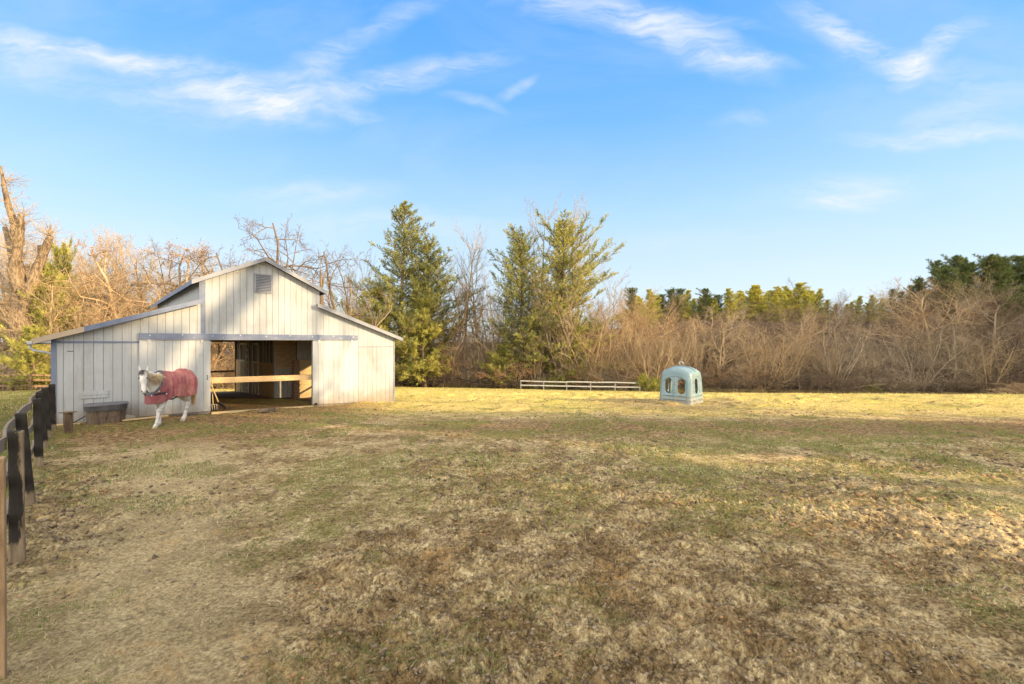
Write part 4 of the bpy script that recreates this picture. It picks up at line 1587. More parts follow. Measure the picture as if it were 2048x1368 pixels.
def near_fence():
    e = empty('paddock_fence', (-6.84, 6.12, 0), 0, 'weathered grey board fence on black tarred posts along the left edge', 'fence')
    # x, y, height, width, lean in x, lean in y
    posts = [(-3.575, 2.97, 1.50, .105, 0, 0, 'new'), (-5.24, 4.56, 1.37, .115, -.02, 0, 'b'), (-6.84, 6.12, 1.30, .115, -.13, -.02, 'b'), (-8.72, 7.94, 1.24, .115, -.05, 0, 'b'),
             (-10.01, 9.24, 1.22, .115, -.14, 0, 'b'), (-11.02, 10.25, 1.20, .115, -.12, 0, 'b'), (-11.95, 11.2, 1.18, .13, -.04, 0, 'b')]
    fwd = Vector((-1, 1, 0)).normalized()
    nrm = Vector((-1, -1, 0)).normalized()
    o0 = Vector(e.location)
    newp = mottled('new_post', (.37, .24, .13), (.28, .175, .09), 3, .8, .4, 20, (16, 16, 1.2))
    for (x, y, hgt, w, lx, ly, kd) in posts:
        t = MB()
        z0 = gz(x, y)
        c = Vector((x, y, z0 - .3)) - o0
        topc = Vector((x + lx, y + ly, z0 + hgt)) - o0
        d = topc - c
        vs = []
        nn = 9
        rr = random.Random(int(x * 100))
        for i in range(nn):
            f = i / (nn - 1)
            p = c + d * f
            ww = w * (1.04 - .10 * f)
            jj = 0 if kd == 'new' else .006
            for sx, sy in ((-1, -1), (1, -1), (1, 1), (-1, 1)):
                q = p + fwd * (sx * ww / 2) + nrm * (sy * ww / 2)
                q += Vector((rr.uniform(-jj, jj), rr.uniform(-jj, jj), (rr.uniform(-.015, .015) if i == nn - 1 and kd != 'new' else 0)))
                vs.append(q)
        fs = [(3, 2, 1, 0), tuple((nn - 1) * 4 + k for k in range(4))]
        for i in range(nn - 1):
            for k in range(4):
                k2 = (k + 1) % 4
                fs.append((i * 4 + k, i * 4 + k2, (i + 1) * 4 + k2, (i + 1) * 4 + k))
        t.add(vs, fs)
        o = t.build('post', newp if kd == 'new' else M['post_black'], e, bevel=.008)
        if kd == 'new':
            tag(o, 'new unpainted square post nearest the camera')
    tops = []
    allp = [(-1.6, 1.2, 1.4, .13, 0, 0, 'x')] + posts
    for i in range(len(allp) - 1):
        p, q = allp[i], allp[i + 1]
        for lv, hh in ((-.12, .13), (-.52, .12), (-.92, .12)):
            t = MB()
            fa, fb = (p[2] + lv) / p[2], (q[2] + lv) / q[2]
            off = nrm * .066
            a = Vector((p[0] + p[4] * fa, p[1], gz(p[0], p[1]) + p[2] + lv)) - o0 + off
            b = Vector((q[0] + q[4] * fb, q[1], gz(q[0], q[1]) + q[2] + lv)) - o0 + off
            bent_board(t, a, b, (.03 if lv > -.2 else .02) if i > 0 else 0.0, hh, .028, nrm, 10, sag=-.015 if lv > -.2 else .0)
            t.build('rail', M['rail_grey'], e)
    # wire mesh between the posts
    return e


near_fence()


def run_fence(name, label, path, spacing, hgt, rails, pmat, rmat, postw=.12, railh=.13, group=None, jitter=.03, seed=3):
    r = random.Random(seed)
    pts = []
    for (a, b) in zip(path[:-1], path[1:]):
        n = max(1, round(math.hypot(b[0] - a[0], b[1] - a[1]) / spacing))
        for i in range(n):
            pts.append((a[0] + (b[0] - a[0]) * i / n, a[1] + (b[1] - a[1]) * i / n))
    pts.append(path[-1])
    e = empty(name, (pts[0][0], pts[0][1], gz(*pts[0])), 0, label, 'fence', group)
    o0 = Vector(e.location)
    tp = []
    for (x, y) in pts:
        z = gz(x, y)
        t = MB()
        l1, l2 = r.uniform(-jitter, jitter), r.uniform(-jitter, jitter)
        hh = hgt + r.uniform(-jitter, jitter)
        t.tube([Vector((x, y, z - .3)) - o0, Vector((x + l1, y + l2, z + hh)) - o0], [postw * .55, postw * .5], 7)
        t.build('post', pmat, e)
        tp.append((x, y, z, hh))
    for a, b in zip(tp[:-1], tp[1:]):
        for lv in rails:
            t = MB()
            d = Vector((b[0] - a[0], b[1] - a[1], 0)).normalized()
            nn = Vector((d.y, -d.x, 0)) * (postw * .6)
            t.bar(Vector((a[0], a[1], a[2] + lv + r.uniform(-jitter, jitter))) - o0 + nn - d * .05, Vector((b[0], b[1], b[2] + lv + r.uniform(-jitter, jitter))) - o0 + nn + d * .05, .03, railh)
            t.build('rail', rmat, e)
    return e


def PX(px, Y):
    return (px - 1024) / FPX * Y


run_fence('black_fence', 'dark weathered rail fence along the wood right of the barn', [(PX(640, 50), 52.5), (PX(800, 50), 50.5), (PX(1035, 49), 49.3)], 3.0, 1.25, (.45, .80, 1.15), M['rail_dark'], M['rail_dark'], .16, .15, jitter=.05)
run_fence('white_fence', 'pale two-rail fence at the far edge of the meadow', [(PX(1042, 49.4), 49.4), (PX(1280, 46.5), 46.5)], 2.4, 1.0, (.44, .93), M['rail_white'], M['rail_white'], .08, .13)
run_fence('brown_fence', 'sunlit brown rail fence before the old broken tree', [(-44, 31.5), (PX(60, 31), 31), (PX(230, 36), 35), (PX(420, 40), 40)], 2.6, 1.25, (.40, .78, 1.15), M['rail_brown'], M['rail_brown'], .15, .13, jitter=.07)
run_fence('wood_fence', 'dark rail fence inside the shaded wood on the right', [(PX(1420, 53), 53.2), (PX(2100, 52), 52.6)], 2.8, 1.3, (.5, .85, 1.2), M['rail_dark'], M['rail_dark'], .15, .12, jitter=.05)


# ------------------------------------------------------------------ trees
def segs_mesh(name, S, mat, nside=3):
    """S: array rows (x0,y0,z0,x1,y1,z1,r0,r1)"""
    S = np.asarray(S, dtype=float)
    a, b = S[:, 0:3], S[:, 3:6]
    d = b - a
    L = np.linalg.norm(d, axis=1, keepdims=True)
    d = d / np.maximum(L, 1e-6)
    ref = np.where(np.abs(d[:, 2:3]) < .9, np.array([[0, 0, 1.0]]), np.array([[1.0, 0, 0]]))
    u = np.cross(d, ref)
    u /= np.linalg.norm(u, axis=1, keepdims=True)
    v = np.cross(d, u)
    V = []
    for base, r in ((a - d * S[:, 6:7] * .3, S[:, 6:7]), (b, S[:, 7:8])):
        for k in range(nside):
            t = 2 * math.pi * k / nside
            V.append(base + (u * math.cos(t) + v * math.sin(t)) * r)
    V = np.stack(V, 1).reshape(-1, 3)
    i0 = np.arange(len(S))[:, None] * 2 * nside
    F = []
    for k in range(nside):
        k2 = (k + 1) % nside
        F.append(i0 + np.array([[k, k2, k2 + nside, k + nside]]))
    return make_mesh(name, V, np.concatenate(F), mat, smooth=nside > 3)


def grow(seed, H, r0, spec, stems=1, base_spread=0.0, gnarl=.12, trop=.05):
    """spec per level: (count, length ratio, angle deg, segments, start fraction)"""
    r = random.Random(seed)
    out = [[] for _ in range(len(spec) + 1)]

    def rv():
        return Vector((r.gauss(0, 1), r.gauss(0, 1), r.gauss(0, 1)))

    def branch(p, d, L, rad, lvl):
        n = 9 if lvl == 0 else (5 if lvl == 1 else (4 if lvl == 2 else 3))
        sp = spec[lvl] if lvl < len(spec) else None
        pts = []
        for i in range(n):
            d = (d + rv() * gnarl * (1 if lvl else .45) + Vector((0, 0, 1)) * (trop * (1 + .5 * lvl))).normalized()
            q = p + d * (L / n)
            ra = rad * (1 - .80 * i / n)
            rb = rad * (1 - .80 * (i + 1) / n)
            out[lvl].append((*p, *q, ra, rb))
            pts.append((p.copy(), q.copy(), d.copy(), ra, (i + .5) / n))
            p = q
        if sp:
            cnt, ratio, angd, start = sp
            for k in range(cnt):
                f = start + (1 - start) * ((k + r.random()) / cnt)
                i = min(n - 1, int(f * n))
                a, b, dd, ra, _ = pts[i]
                pt = a.lerp(b, f * n - i if f < 1 else 1)
                ax = dd.cross(rv()).normalized()
                an = math.radians(angd * r.uniform(.65, 1.3))
                nd = (Matrix.Rotation(an, 3, ax) @ dd).normalized()
                branch(pt, nd, L * ratio * r.uniform(.65, 1.2) * (1.1 - .55 * (f - start) / (1.001 - start)), max(.005, ra * .55), lvl + 1)
    for s in range(stems):
        a = 2 * math.pi * (s + r.random() * .6) / stems
        d = Vector((math.cos(a) * base_spread, math.sin(a) * base_spread, 1)).normalized()
        branch(Vector((math.cos(a) * .12 * (stems > 1), math.sin(a) * .12 * (stems > 1), -.15)), d, H * r.uniform(.85, 1.05), r0 * r.uniform(.8, 1), 0)
    return out


def top_of(segs):
    return max(s[5] for l in segs for s in l)


PROTO = {}


def bare_proto(key, seed, H, r0, spec, mat, name='bare_tree', leaves=None, twig=1.0, **kw):
    S = grow(seed, H, r0, spec, **kw)
    e = empty(name, (0, 0, 0))
    k = 2 if len(S) > 3 else 1
    trunk = sum(S[:k], [])
    crown = np.array(sum(S[k:], []))
    crown[:, 6:8] *= twig
    obj('trunk', segs_mesh('trunk', trunk, mat, 7), e)
    c = obj('crown', segs_mesh('crown', crown, mat, 3), e)
    if leaves:
        n, size, lm = leaves
        rr = np.random.default_rng(seed)
        pick = crown[rr.integers(0, len(crown), n)]
        f = rr.random((n, 1))
        pt = pick[:, :3] * f + pick[:, 3:6] * (1 - f) + rr.normal(0, .04, (n, 3))
        obj('leaves', leaf_mesh('leaves', pt, size, lm, rr), e)
    PROTO[key] = (e, float(np.percentile(crown[:, 5], 97)))
    return e


def leaf_mesh(name, pt, size, mat, rr):
    n = len(pt)
    a = rr.normal(size=(n, 3))
    a /= np.linalg.norm(a, axis=1, keepdims=True)
    b = rr.normal(size=(n, 3))
    b = np.cross(a, b)
    b /= np.linalg.norm(b, axis=1, keepdims=True)
    s = size * rr.uniform(.6, 1.3, (n, 1))
    V = np.stack([pt, pt + a * s + b * s * .45, pt + a * s * 1.9, pt + a * s - b * s * .45], 1).reshape(-1, 3)
    return make_mesh(name, V, np.arange(n * 4).reshape(n, 4), mat)


def pine_proto(key, seed, H, wid, mat, base=.12, density=1.0, tuft=.24, name='pine_tree', irregular=.35, topshape=1.0, up=.15):
    r = random.Random(seed)
    rr = np.random.default_rng(seed)
    S = []
    p = Vector((0, 0, -.2))
    d = Vector((0, 0, 1))
    n = 16
    r0 = H * .015 + .06
    axis = []
    for i in range(n):
        d = (d + Vector((r.gauss(0, .03), r.gauss(0, .03), .2))).normalized()
        q = p + d * ((H + .2) / n)
        S.append((*p, *q, r0 * (1 - i / n) + .012, r0 * (1 - (i + 1) / n) + .012))
        axis.append((p.copy(), q.copy()))
        p = q
    T = []
    Br = []
    nb = int(H * 6.5 * density)
    lobes = [r.uniform(0, 6.28) for _ in range(3)]
    for k in range(nb):
        f = base + (1 - base) * (k + r.random()) / nb
        i = min(n - 1, int(f * n))
        a, b = axis[i]
        pt = a.lerp(b, min(1, f * n - i))
        az = k * 2.39996 + r.uniform(-.4, .4)
        prof = (1 - f) ** (.72 * topshape) * min(1, .55 + (f - base) / .18)
        if r.random() < .12:
            continue
        L = wid * prof * r.uniform(1 - irregular, 1 + irregular * .7) * (1 + .30 * math.cos(az - lobes[0] + f * 3)) * (1 + .25 * math.sin(f * 31 + lobes[1]) ) + .2
        dz = up + .75 * f + r.uniform(-.22, .22)
        dv = Vector((math.cos(az), math.sin(az), dz)).normalized()
        m = max(3, int(L / .5))
        q0 = pt
        for j in range(m):
            dv = (dv + Vector((r.gauss(0, .08), r.gauss(0, .08), r.gauss(0, .06) + .02))).normalized()
            q1 = q0 + dv * (L / m)
            Br.append((*q0, *q1, .035 * (1 - j / m) + .008, .035 * (1 - (j + 1) / m) + .006))
            if (j + 1) / m > .15:
                ns = 4 + (j == m - 1) * 2
                for s_ in range(ns):
                    sa = r.choice((-1, 1)) * r.uniform(.3, 1.35)
                    sd_ = (Matrix.Rotation(sa, 3, 'Z') @ dv + Vector((0, 0, r.uniform(-.45, .65)))).normalized()
                    sl = (.22 + .42 * L * (1 - j / m) * r.uniform(.35, 1.0)) * min(1, .4 + L / 2.5)
                    sl = min(sl, 1.25)
                    st = q0.lerp(q1, r.random())
                    en = st + sd_ * sl
                    Br.append((*st, *en, .010, .005))
                    nw = max(2, int(sl / .16))
                    for w_ in range(nw):
                        T.append((*(st.lerp(en, (w_ + 1) / nw)), *sd_))
            q0 = q1
    T = np.array(T)
    T = T[rr.random(len(T)) < .9]
    nn = 9
    pt = np.repeat(T[:, :3], nn, 0)
    dr = np.repeat(T[:, 3:], nn, 0) * .7 + rr.normal(0, .55, (len(pt), 3)) + np.array([0, 0, .12])
    dr /= np.linalg.norm(dr, axis=1, keepdims=True)
    sd_ = np.cross(dr, rr.normal(size=dr.shape))
    sd_ /= np.linalg.norm(sd_, axis=1, keepdims=True)
    Ln = tuft * rr.uniform(.6, 1.2, (len(pt), 1))
    V = np.stack([pt - sd_ * .013, pt + sd_ * .013, pt + dr * Ln + sd_ * .009, pt + dr * Ln - sd_ * .009], 1).reshape(-1, 3)
    e = empty(name, (0, 0, 0))
    obj('trunk', segs_mesh('trunk', S, M['bark_pine'], 8), e)
    obj('branches', segs_mesh('branches', Br, M['bark_pine'], 3), e)
    obj('crown', make_mesh('crown', V, np.arange(len(V)).reshape(-1, 4), mat), e)
    PROTO[key] = (e, H)
    return e


USED = set()


def place(key, x, y, H, label, group=None, rz=None, cat='tree', wide=1.0, sink=.1, tilt=0.0):
    e, h0 = PROTO[key]
    if key in USED:
        o = copy_tree(e)
    else:
        o = e
        USED.add(key)
    s = H / h0
    o.location = (x, y, gz(x, y) - sink)
    o.scale = (s * wide, s * wide, s)
    o.rotation_euler = (tilt, 0, rnd.uniform(0, 6.28) if rz is None else rz)
    tag(o, label, cat, group)
    return o


def place_px(key, px, Y, ytop, label, group=None, **kw):
    x = PX(px, Y)
    ztop = EYE - (ytop - 684) / FPX * Y
    return place(key, x, Y, ztop - gz(x, Y), label, group, **kw)


# prototypes
sp_tall = [(16, .34, 42, .30), (8, .45, 40, .15), (7, .42, 38, .1), (4, .45, 38, .1)]
sp_wide = [(13, .62, 52, .14), (9, .52, 46, .15), (7, .48, 42, .1), (4, .5, 40, .1)]
sp_thick = [(8, .50, 46, .12), (7, .50, 44, .1), (5, .50, 42, .1), (3, .5, 42, .1)]
M['needle_f'] = mottled('sun_toned_needles', (0.28, 0.27, 0.05), (0.66, 0.58, 0.10), .9, .7, trans=.3)  # brighter needles with the sunlight on the far pines put into colour
bare_proto('tall_a', 3, 12, .15, sp_tall, M['bark_tan'], gnarl=.10, trop=.07, twig=1.05)
bare_proto('tall_b', 5, 12, .14, sp_tall, M['bark_grey'], gnarl=.11, trop=.08, twig=1.05)
bare_proto('wide_a', 8, 9, .20, sp_wide, M['bark_rust'], gnarl=.17, trop=.03, twig=1.15)
bare_proto('wide_b', 12, 9, .19, sp_wide, M['bark_tan'], gnarl=.18, trop=.025, twig=1.15)
bare_proto('wide_c', 14, 9, .20, sp_wide, M['bark_grey'], gnarl=.20, trop=.02, twig=1.15)
M['bark_shade'] = bark_mat('shade_toned_bark', (0.24, 0.165, 0.11), (0.12, 0.09, 0.068))  # bark darkened so back trees and shrubs carry the wood's shade in colour
bare_proto('dim_a', 17, 9, .16, sp_wide, M['bark_shade'], gnarl=.18, trop=.03, twig=1.2)
bare_proto('dim_b', 18, 9, .16, sp_wide, M['bark_shade'], gnarl=.2, trop=.02, twig=1.2)
bare_proto('stems_a', 21, 8, .10, sp_thick, M['bark_tan'], stems=5, base_spread=.45, gnarl=.12, trop=.05, twig=1.2)
bare_proto('stems_b', 22, 8, .11, sp_thick, M['bark_grey'], stems=5, base_spread=.55, gnarl=.14, trop=.04, twig=1.2)
bare_proto('stems_c', 23, 8, .10, sp_thick, M['bark_rust'], stems=6, base_spread=.5, gnarl=.13, trop=.05, twig=1.2)
bare_proto('gnarl_a', 31, 8, .16, [(9, .55, 65, .3), (8, .5, 55, .1), (7, .45, 50, .1), (3, .5, 45, .1)], M['bark_dark'], gnarl=.30, trop=.02, twig=1.2)
bare_proto('gnarl_b', 33, 9, .20, [(10, .5, 60, .3), (9, .5, 60, .1), (7, .5, 55, .1), (3, .5, 50, .1)], M['bark_rust'], gnarl=.28, trop=.0, twig=1.05, leaves=(900, .05, M['leaf_dry']))
bare_proto('shrub_a', 41, 2.2, .03, [(9, .6, 45, .05), (7, .5, 45, .05), (5, .5, 45, .05)], M['bark_rust'], name='bare_shrub', stems=7, base_spread=.9, gnarl=.22, trop=.02, leaves=(700, .05, M['leaf_dry']))
bare_proto('shrub_b', 43, 2.2, .03, [(9, .6, 45, .05), (7, .5, 45, .05), (5, .5, 45, .05)], M['bark_grey'], name='bare_shrub', stems=7, base_spread=.9, gnarl=.22, trop=.02)
bare_proto('shrub_d', 44, 2.2, .03, [(9, .6, 45, .05), (7, .5, 45, .05), (5, .5, 45, .05)], M['bark_shade'], name='bare_shrub', stems=7, base_spread=.9, gnarl=.22, trop=.02)
bare_proto('shrub_y', 45, 2.0, .03, [(9, .6, 40, .05), (7, .5, 45, .05), (4, .5, 45, .05)], M['bark_tan'], name='leafy_shrub', stems=8, base_spread=.8, gnarl=.2, trop=.03, leaves=(6000, .07, M['leaf_yellow']))
pine_proto('pine_a', 51, 15, 5.2, M['needle'], base=.14, density=1.25, irregular=.45, topshape=.95, tuft=.18)
pine_proto('pine_b', 53, 14, 4.6, M['needle'], base=.10, density=1.5, irregular=.5, topshape=.65, tuft=.18)
pine_proto('pine_c', 55, 14, 4.8, M['needle_y'], base=.10, density=1.35, irregular=.55, topshape=.55, tuft=.18)
pine_proto('pine_low', 57, 6, 2.8, M['needle_y'], base=.08, density=1.6, topshape=.8)
pine_proto('far_y', 61, 12, 2.8, M['needle_f'], base=.02, density=1.25, tuft=.36, topshape=.75)
pine_proto('far_d', 63, 12, 3.2, M['needle_d'], base=.02, density=1.15, tuft=.36, topshape=.6, irregular=.6)

pine_proto('shade_a', 71, 20, 4.2, M['needle'], base=.28, density=1.5, tuft=.4, topshape=.8, irregular=.6)
pine_proto('shade_c', 72, 20, 4.6, M['needle'], base=.40, density=1.6, tuft=.4, topshape=1.0, irregular=.4)
pine_proto('shade_b', 73, 20, 4.0, M['needle'], base=.42, density=1.5, tuft=.4, topshape=.7, irregular=.6)
# --- the named trees between barn and feeder
place_px('pine_a', 797, 51.5, 404, 'tall dark green pine rising just right of the barn', rz=.3)
place_px('pine_b', 852, 53, 492, 'slimmer pine close behind the right side of the tallest pine')
place_px('pine_low', 850, 51.2, 600, 'low bright green pine at the foot of the tallest pine', wide=.95)
place_px('pine_low', 752, 52, 585, 'low bluish pine between barn roof and tallest pine', wide=.8)
place_px('pine_b', 1040, 52, 474, 'bushy green pine left of the yellow-green pine', rz=2.0, wide=1.0)
place_px('pine_c', 1128, 53, 448, 'thin-crowned yellow-green pine behind the white fence', wide=1.05)
place_px('pine_low', 1152, 51.3, 640, 'low yellow-green pine under the thin-crowned pine', wide=.85)
place_px('pine_low', 1012, 51.5, 690, 'lowest spreading evergreen by the dark fence', wide=1.2)
place_px('tall_b', 1062, 55, 396, 'tall bare tree topping the bushy green pine', wide=.8)
place_px('tall_a', 1140, 56, 410, 'tall bare tree topping the yellow-green pine', wide=.8)
place_px('tall_b', 962, 54, 452, 'slender bare tree midway between the two groups of pines', wide=.75)
place_px('tall_a', 930, 55, 468, 'thin bare tree right of the tallest pine', wide=.75)
place_px('stems_b', 990, 54, 560, 'many-stemmed bare tree between the pines', wide=.8)
place_px('stems_a', 1072, 51, 640, 'pale forked sapling before the bushy pine', wide=.6)
place_px('gnarl_a', 905, 52, 560, 'crooked dark bare tree right of the tallest pine')
place_px('gnarl_a', 705, 40, 500, 'crooked dark bare tree rising over the right wing of the barn')
place_px('tall_b', 742, 54, 505, 'thin bare tree just left of the tallest pine', wide=.7)
place_px('gnarl_a', 545, 38, 448, 'dark crooked crown rising behind the barn ridge', wide=.9)
place_px('stems_b', 668, 44, 540, 'grey many-stemmed tree behind the right of the barn')
# snag
t = MB()
x_, y_ = PX(643, 34), 34
zt = EYE - (528 - 684) / FPX * y_ - gz(x_, y_)
t.tube([(0, 0, -.2), (.05, 0, zt * .5), (.0, 0, zt * .8), (-.05, .0, zt * .92)], [.2, .17, .13, .09], 9)
t.tube([(0, 0, zt * .78), (.2, 0, zt * .9), (.5, .1, zt * 1.02)], [.08, .05, .02], 7)
t.tube([(-.05, 0, zt * .9), (-.1, 0, zt)], [.08, .02], 7)
sg = empty('dead_snag', (x_, y_, gz(x_, y_)), 0, 'dead broken snag standing behind the right roof of the barn', 'tree')
t.build('trunk', M['bark_dark'], sg, smooth=True)


# --- the old broken tree on the left
def old_tree():
    x, y = PX(38, 34), 34.0
    e = empty('old_tree', (x, y, gz(x, y)), 0, 'huge old tree with lopped limbs standing left of the barn', 'tree')
    s = y / FPX                                    # metres per photograph pixel at its distance

    def P3(px, py, dy=0):
        return Vector(((px - 38) * s, dy, EYE - (py - 684) * s - gz(x, y)))
    tr = MB()

    def limb(pts, rads, dys=None):
        P_ = [P3(a, b, (dys[i] if dys else 0)) for i, (a, b) in enumerate(pts)]
        # refine
        Q, Rr = [], []
        for i in range(len(P_) - 1):
            for k_ in range(4):
                f = k_ / 4
                Q.append(P_[i].lerp(P_[i + 1], f) + Vector((rnd.uniform(-1, 1), rnd.uniform(-1, 1), 0)) * rads[i] * .10)
                Rr.append(rads[i] + (rads[i + 1] - rads[i]) * f)
        Q.append(P_[-1])
        Rr.append(rads[-1])
        tr.tube(Q, Rr, 12)
    limb([(28, 800), (35, 745), (38, 700), (42, 640), (40, 600), (34, 560)], [1.15, .92, .85, .70, .55, .42])
    limb([(38, 590), (30, 540), (14, 505), (2, 478), (-14, 450)], [.50, .42, .34, .25, .15], [0, .2, .5, .6, .8])
    limb([(12, 505), (16, 450), (8, 410), (2, 370), (-4, 330)], [.30, .26, .20, .14, .06], [.5, .5, .3, .2, .2])
    limb([(16, 450), (20, 432)], [.15, .05], [.5, .4])
    limb([(42, 600), (40, 545), (50, 495), (58, 465), (62, 434)], [.46, .36, .30, .26, .17], [0, -.4, -.5, -.6, -.7])
    limb([(54, 480), (47, 440)], [.20, .12], [-.5, -.5])
    limb([(44, 600), (58, 560), (66, 520), (80, 488), (90, 470)], [.42, .36, .30, .26, .20], [0, .3, .5, .5, .4])
    limb([(70, 510), (62, 488)], [.20, .12], [.5, .6])
    limb([(80, 490), (86, 460), (88, 442)], [.14, .08, .03], [.5, .5, .5])
    limb([(0, 520), (-20, 580), (-8, 640)], [.1, .2, .3], [2, 2, 1])
    tr.build('trunk', M['bark_big'], e, smooth=True)
    # hollow scar on the trunk
    sc = MB()
    sc.tube([P3(38, 700, -.80), P3(36, 680, -.78)], [.22, .14], 10)
    sc.build('hollow', M['bark_dark'], e, smooth=True)
    # thin shoots
    S = []
    r2 = random.Random(9)
    for i in range(230):
        bx, by, dy = r2.choice([(14, 505, .5), (8, 410, .3), (16, 450, .5), (58, 465, -.6), (62, 436, -.7), (88, 472, .4), (66, 520, .5), (50, 500, -.5), (40, 600, 0), (2, 370, .2), (36, 640, 0)])
        p = P3(bx + r2.uniform(-4, 4), by + r2.uniform(-14, 14), dy)
        d = Vector((r2.gauss(0, .8), r2.gauss(0, .8), r2.uniform(0, 1))).normalized()
        L_ = r2.uniform(.6, 2.0)
        for k_ in range(4):
            d = (d + Vector((r2.gauss(0, .2), r2.gauss(0, .2), r2.gauss(.05, .2)))).normalized()
            q = p + d * L_ / 4
            S.append((*p, *q, .022 * (1 - k_ / 5), .022 * (1 - (k_ + 1) / 5)))
            if k_ > 0:
                for _ in range(2):
                    d2 = (d + Vector((r2.gauss(0, .6), r2.gauss(0, .6), r2.gauss(0, .5)))).normalized()
                    S.append((*p, *(p + d2 * L_ * .35), .010, .004))
            p = q
    obj('crown', segs_mesh('crown', S, M['bark_tan'], 3), e)


old_tree()

# --- left thicket behind and beside the barn
lab = {'stems_a': 'tan many-stemmed bare tree in the thicket left of the barn roof', 'stems_c': 'rusty many-stemmed bare tree in the thicket left of the barn roof',
       'gnarl_b': 'vine-hung rusty tree above the left barn roof', 'gnarl_a': 'dark crooked tree above the left barn roof', 'tall_a': 'fine-twigged tall tan tree above the left barn roof',
       'wide_b': 'spreading tan bare tree behind the left barn roof'}
for (kk, px, Y, yt) in [('stems_a', 110, 36, 520), ('tall_a', 205, 40, 462), ('stems_c', 165, 37, 540), ('gnarl_b', 232, 36, 500), ('stems_a', 275, 40, 560),
                        ('gnarl_b', 338, 38, 505), ('gnarl_a', 372, 40, 500), ('stems_a', 325, 42, 560), ('gnarl_b', 408, 42, 500), ('wide_b', 150, 46, 500),
                        ('wide_b', 60, 48, 470), ('tall_a', 20, 44, 460), ('gnarl_a', 445, 44, 520), ('stems_c', 300, 36, 600), ('wide_b', 240, 50, 530), ('stems_c', -20, 38, 560),
                        ('stems_a', 70, 40, 560), ('stems_c', 400, 40, 580), ('tall_a', 345, 50, 520), ('wide_b', 470, 50, 560), ('stems_a', 520, 48, 540), ('wide_b', 590, 50, 540), ('stems_c', 215, 34, 610),
                        ('wide_b', 180, 42, 480), ('wide_b', 290, 44, 500), ('tall_a', 140, 44, 470), ('tall_a', 260, 46, 475), ('stems_a', 380, 44, 540), ('stems_c', 100, 42, 500), ('wide_b', 10, 42, 490), ('wide_b', 430, 46, 545), ('stems_a', 180, 36, 640), ('stems_a', 20, 40, 600), ('stems_c', 130, 40, 590)]:
    place_px(kk, px, Y, yt - 14, lab[kk], 'bare trees left of and behind the barn')
place_px('pine_low', 95, 35, 545, 'soft green evergreen between the old tree and the barn', wide=.62)
place_px('pine_low', 72, 32, 655, 'low yellow-green evergreen beside the left end of the barn roof', wide=.9)
place_px('pine_low', 130, 38, 500, 'thin evergreen behind the left barn roof', wide=.35)

# --- wood from behind the pines to the right edge
wood_lab = {
    'm': ('leafless trees of the wood between the barn and the white fence', 'trees behind the dark fence'),
    'r': ('rust-tinted leafless trees between the pines and the blue feeder', 'rusty trees left of the feeder'),
    'f': ('tan leafless trees behind the blue hay feeder', 'tan trees behind the feeder'),
    'g': ('grey-brown leafless trees in the shaded wood right of the feeder', 'grey trees right of the feeder'),
}


def zone(px):
    for lim, txt in ((800, 'right behind the barn'), (960, 'by the tallest pine'), (1190, 'around the two middle pines'), (1310, 'between the pines and the feeder'), (1420, 'right behind the feeder'),
                     (1560, 'a little right of the feeder'), (1700, 'midway from feeder to right edge'), (1850, 'left of the orange-topped tree'), (1960, 'around the orange-topped tree')):
        if px < lim:
            return txt
    return 'near the right edge'


KIND = {'tall': 'tall slender', 'wide': 'spreading', 'stem': 'many-stemmed', 'dim_': 'shade-toned spreading', 'gnar': 'crooked vine-hung'}


def row(code, pxs, Y0, Y1, yt0, yt1, n, kinds, wide=(.85, 1.15)):
    for i in range(n):
        px = pxs[0] + (pxs[1] - pxs[0]) * (i + rnd.random()) / n
        Y = rnd.uniform(Y0, Y1)
        yt = rnd.uniform(yt0, yt1) - 6
        kk = rnd.choice(kinds)
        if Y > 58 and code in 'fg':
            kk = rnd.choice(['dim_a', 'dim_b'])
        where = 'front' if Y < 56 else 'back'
        lb, gp = wood_lab[code]
        place_px(kk, px, Y, yt, KIND[kk[:4]] + ' ' + lb.split(' trees')[0] + ' tree, ' + where + ' of the wood, ' + zone(px), gp, wide=rnd.uniform(*wide))


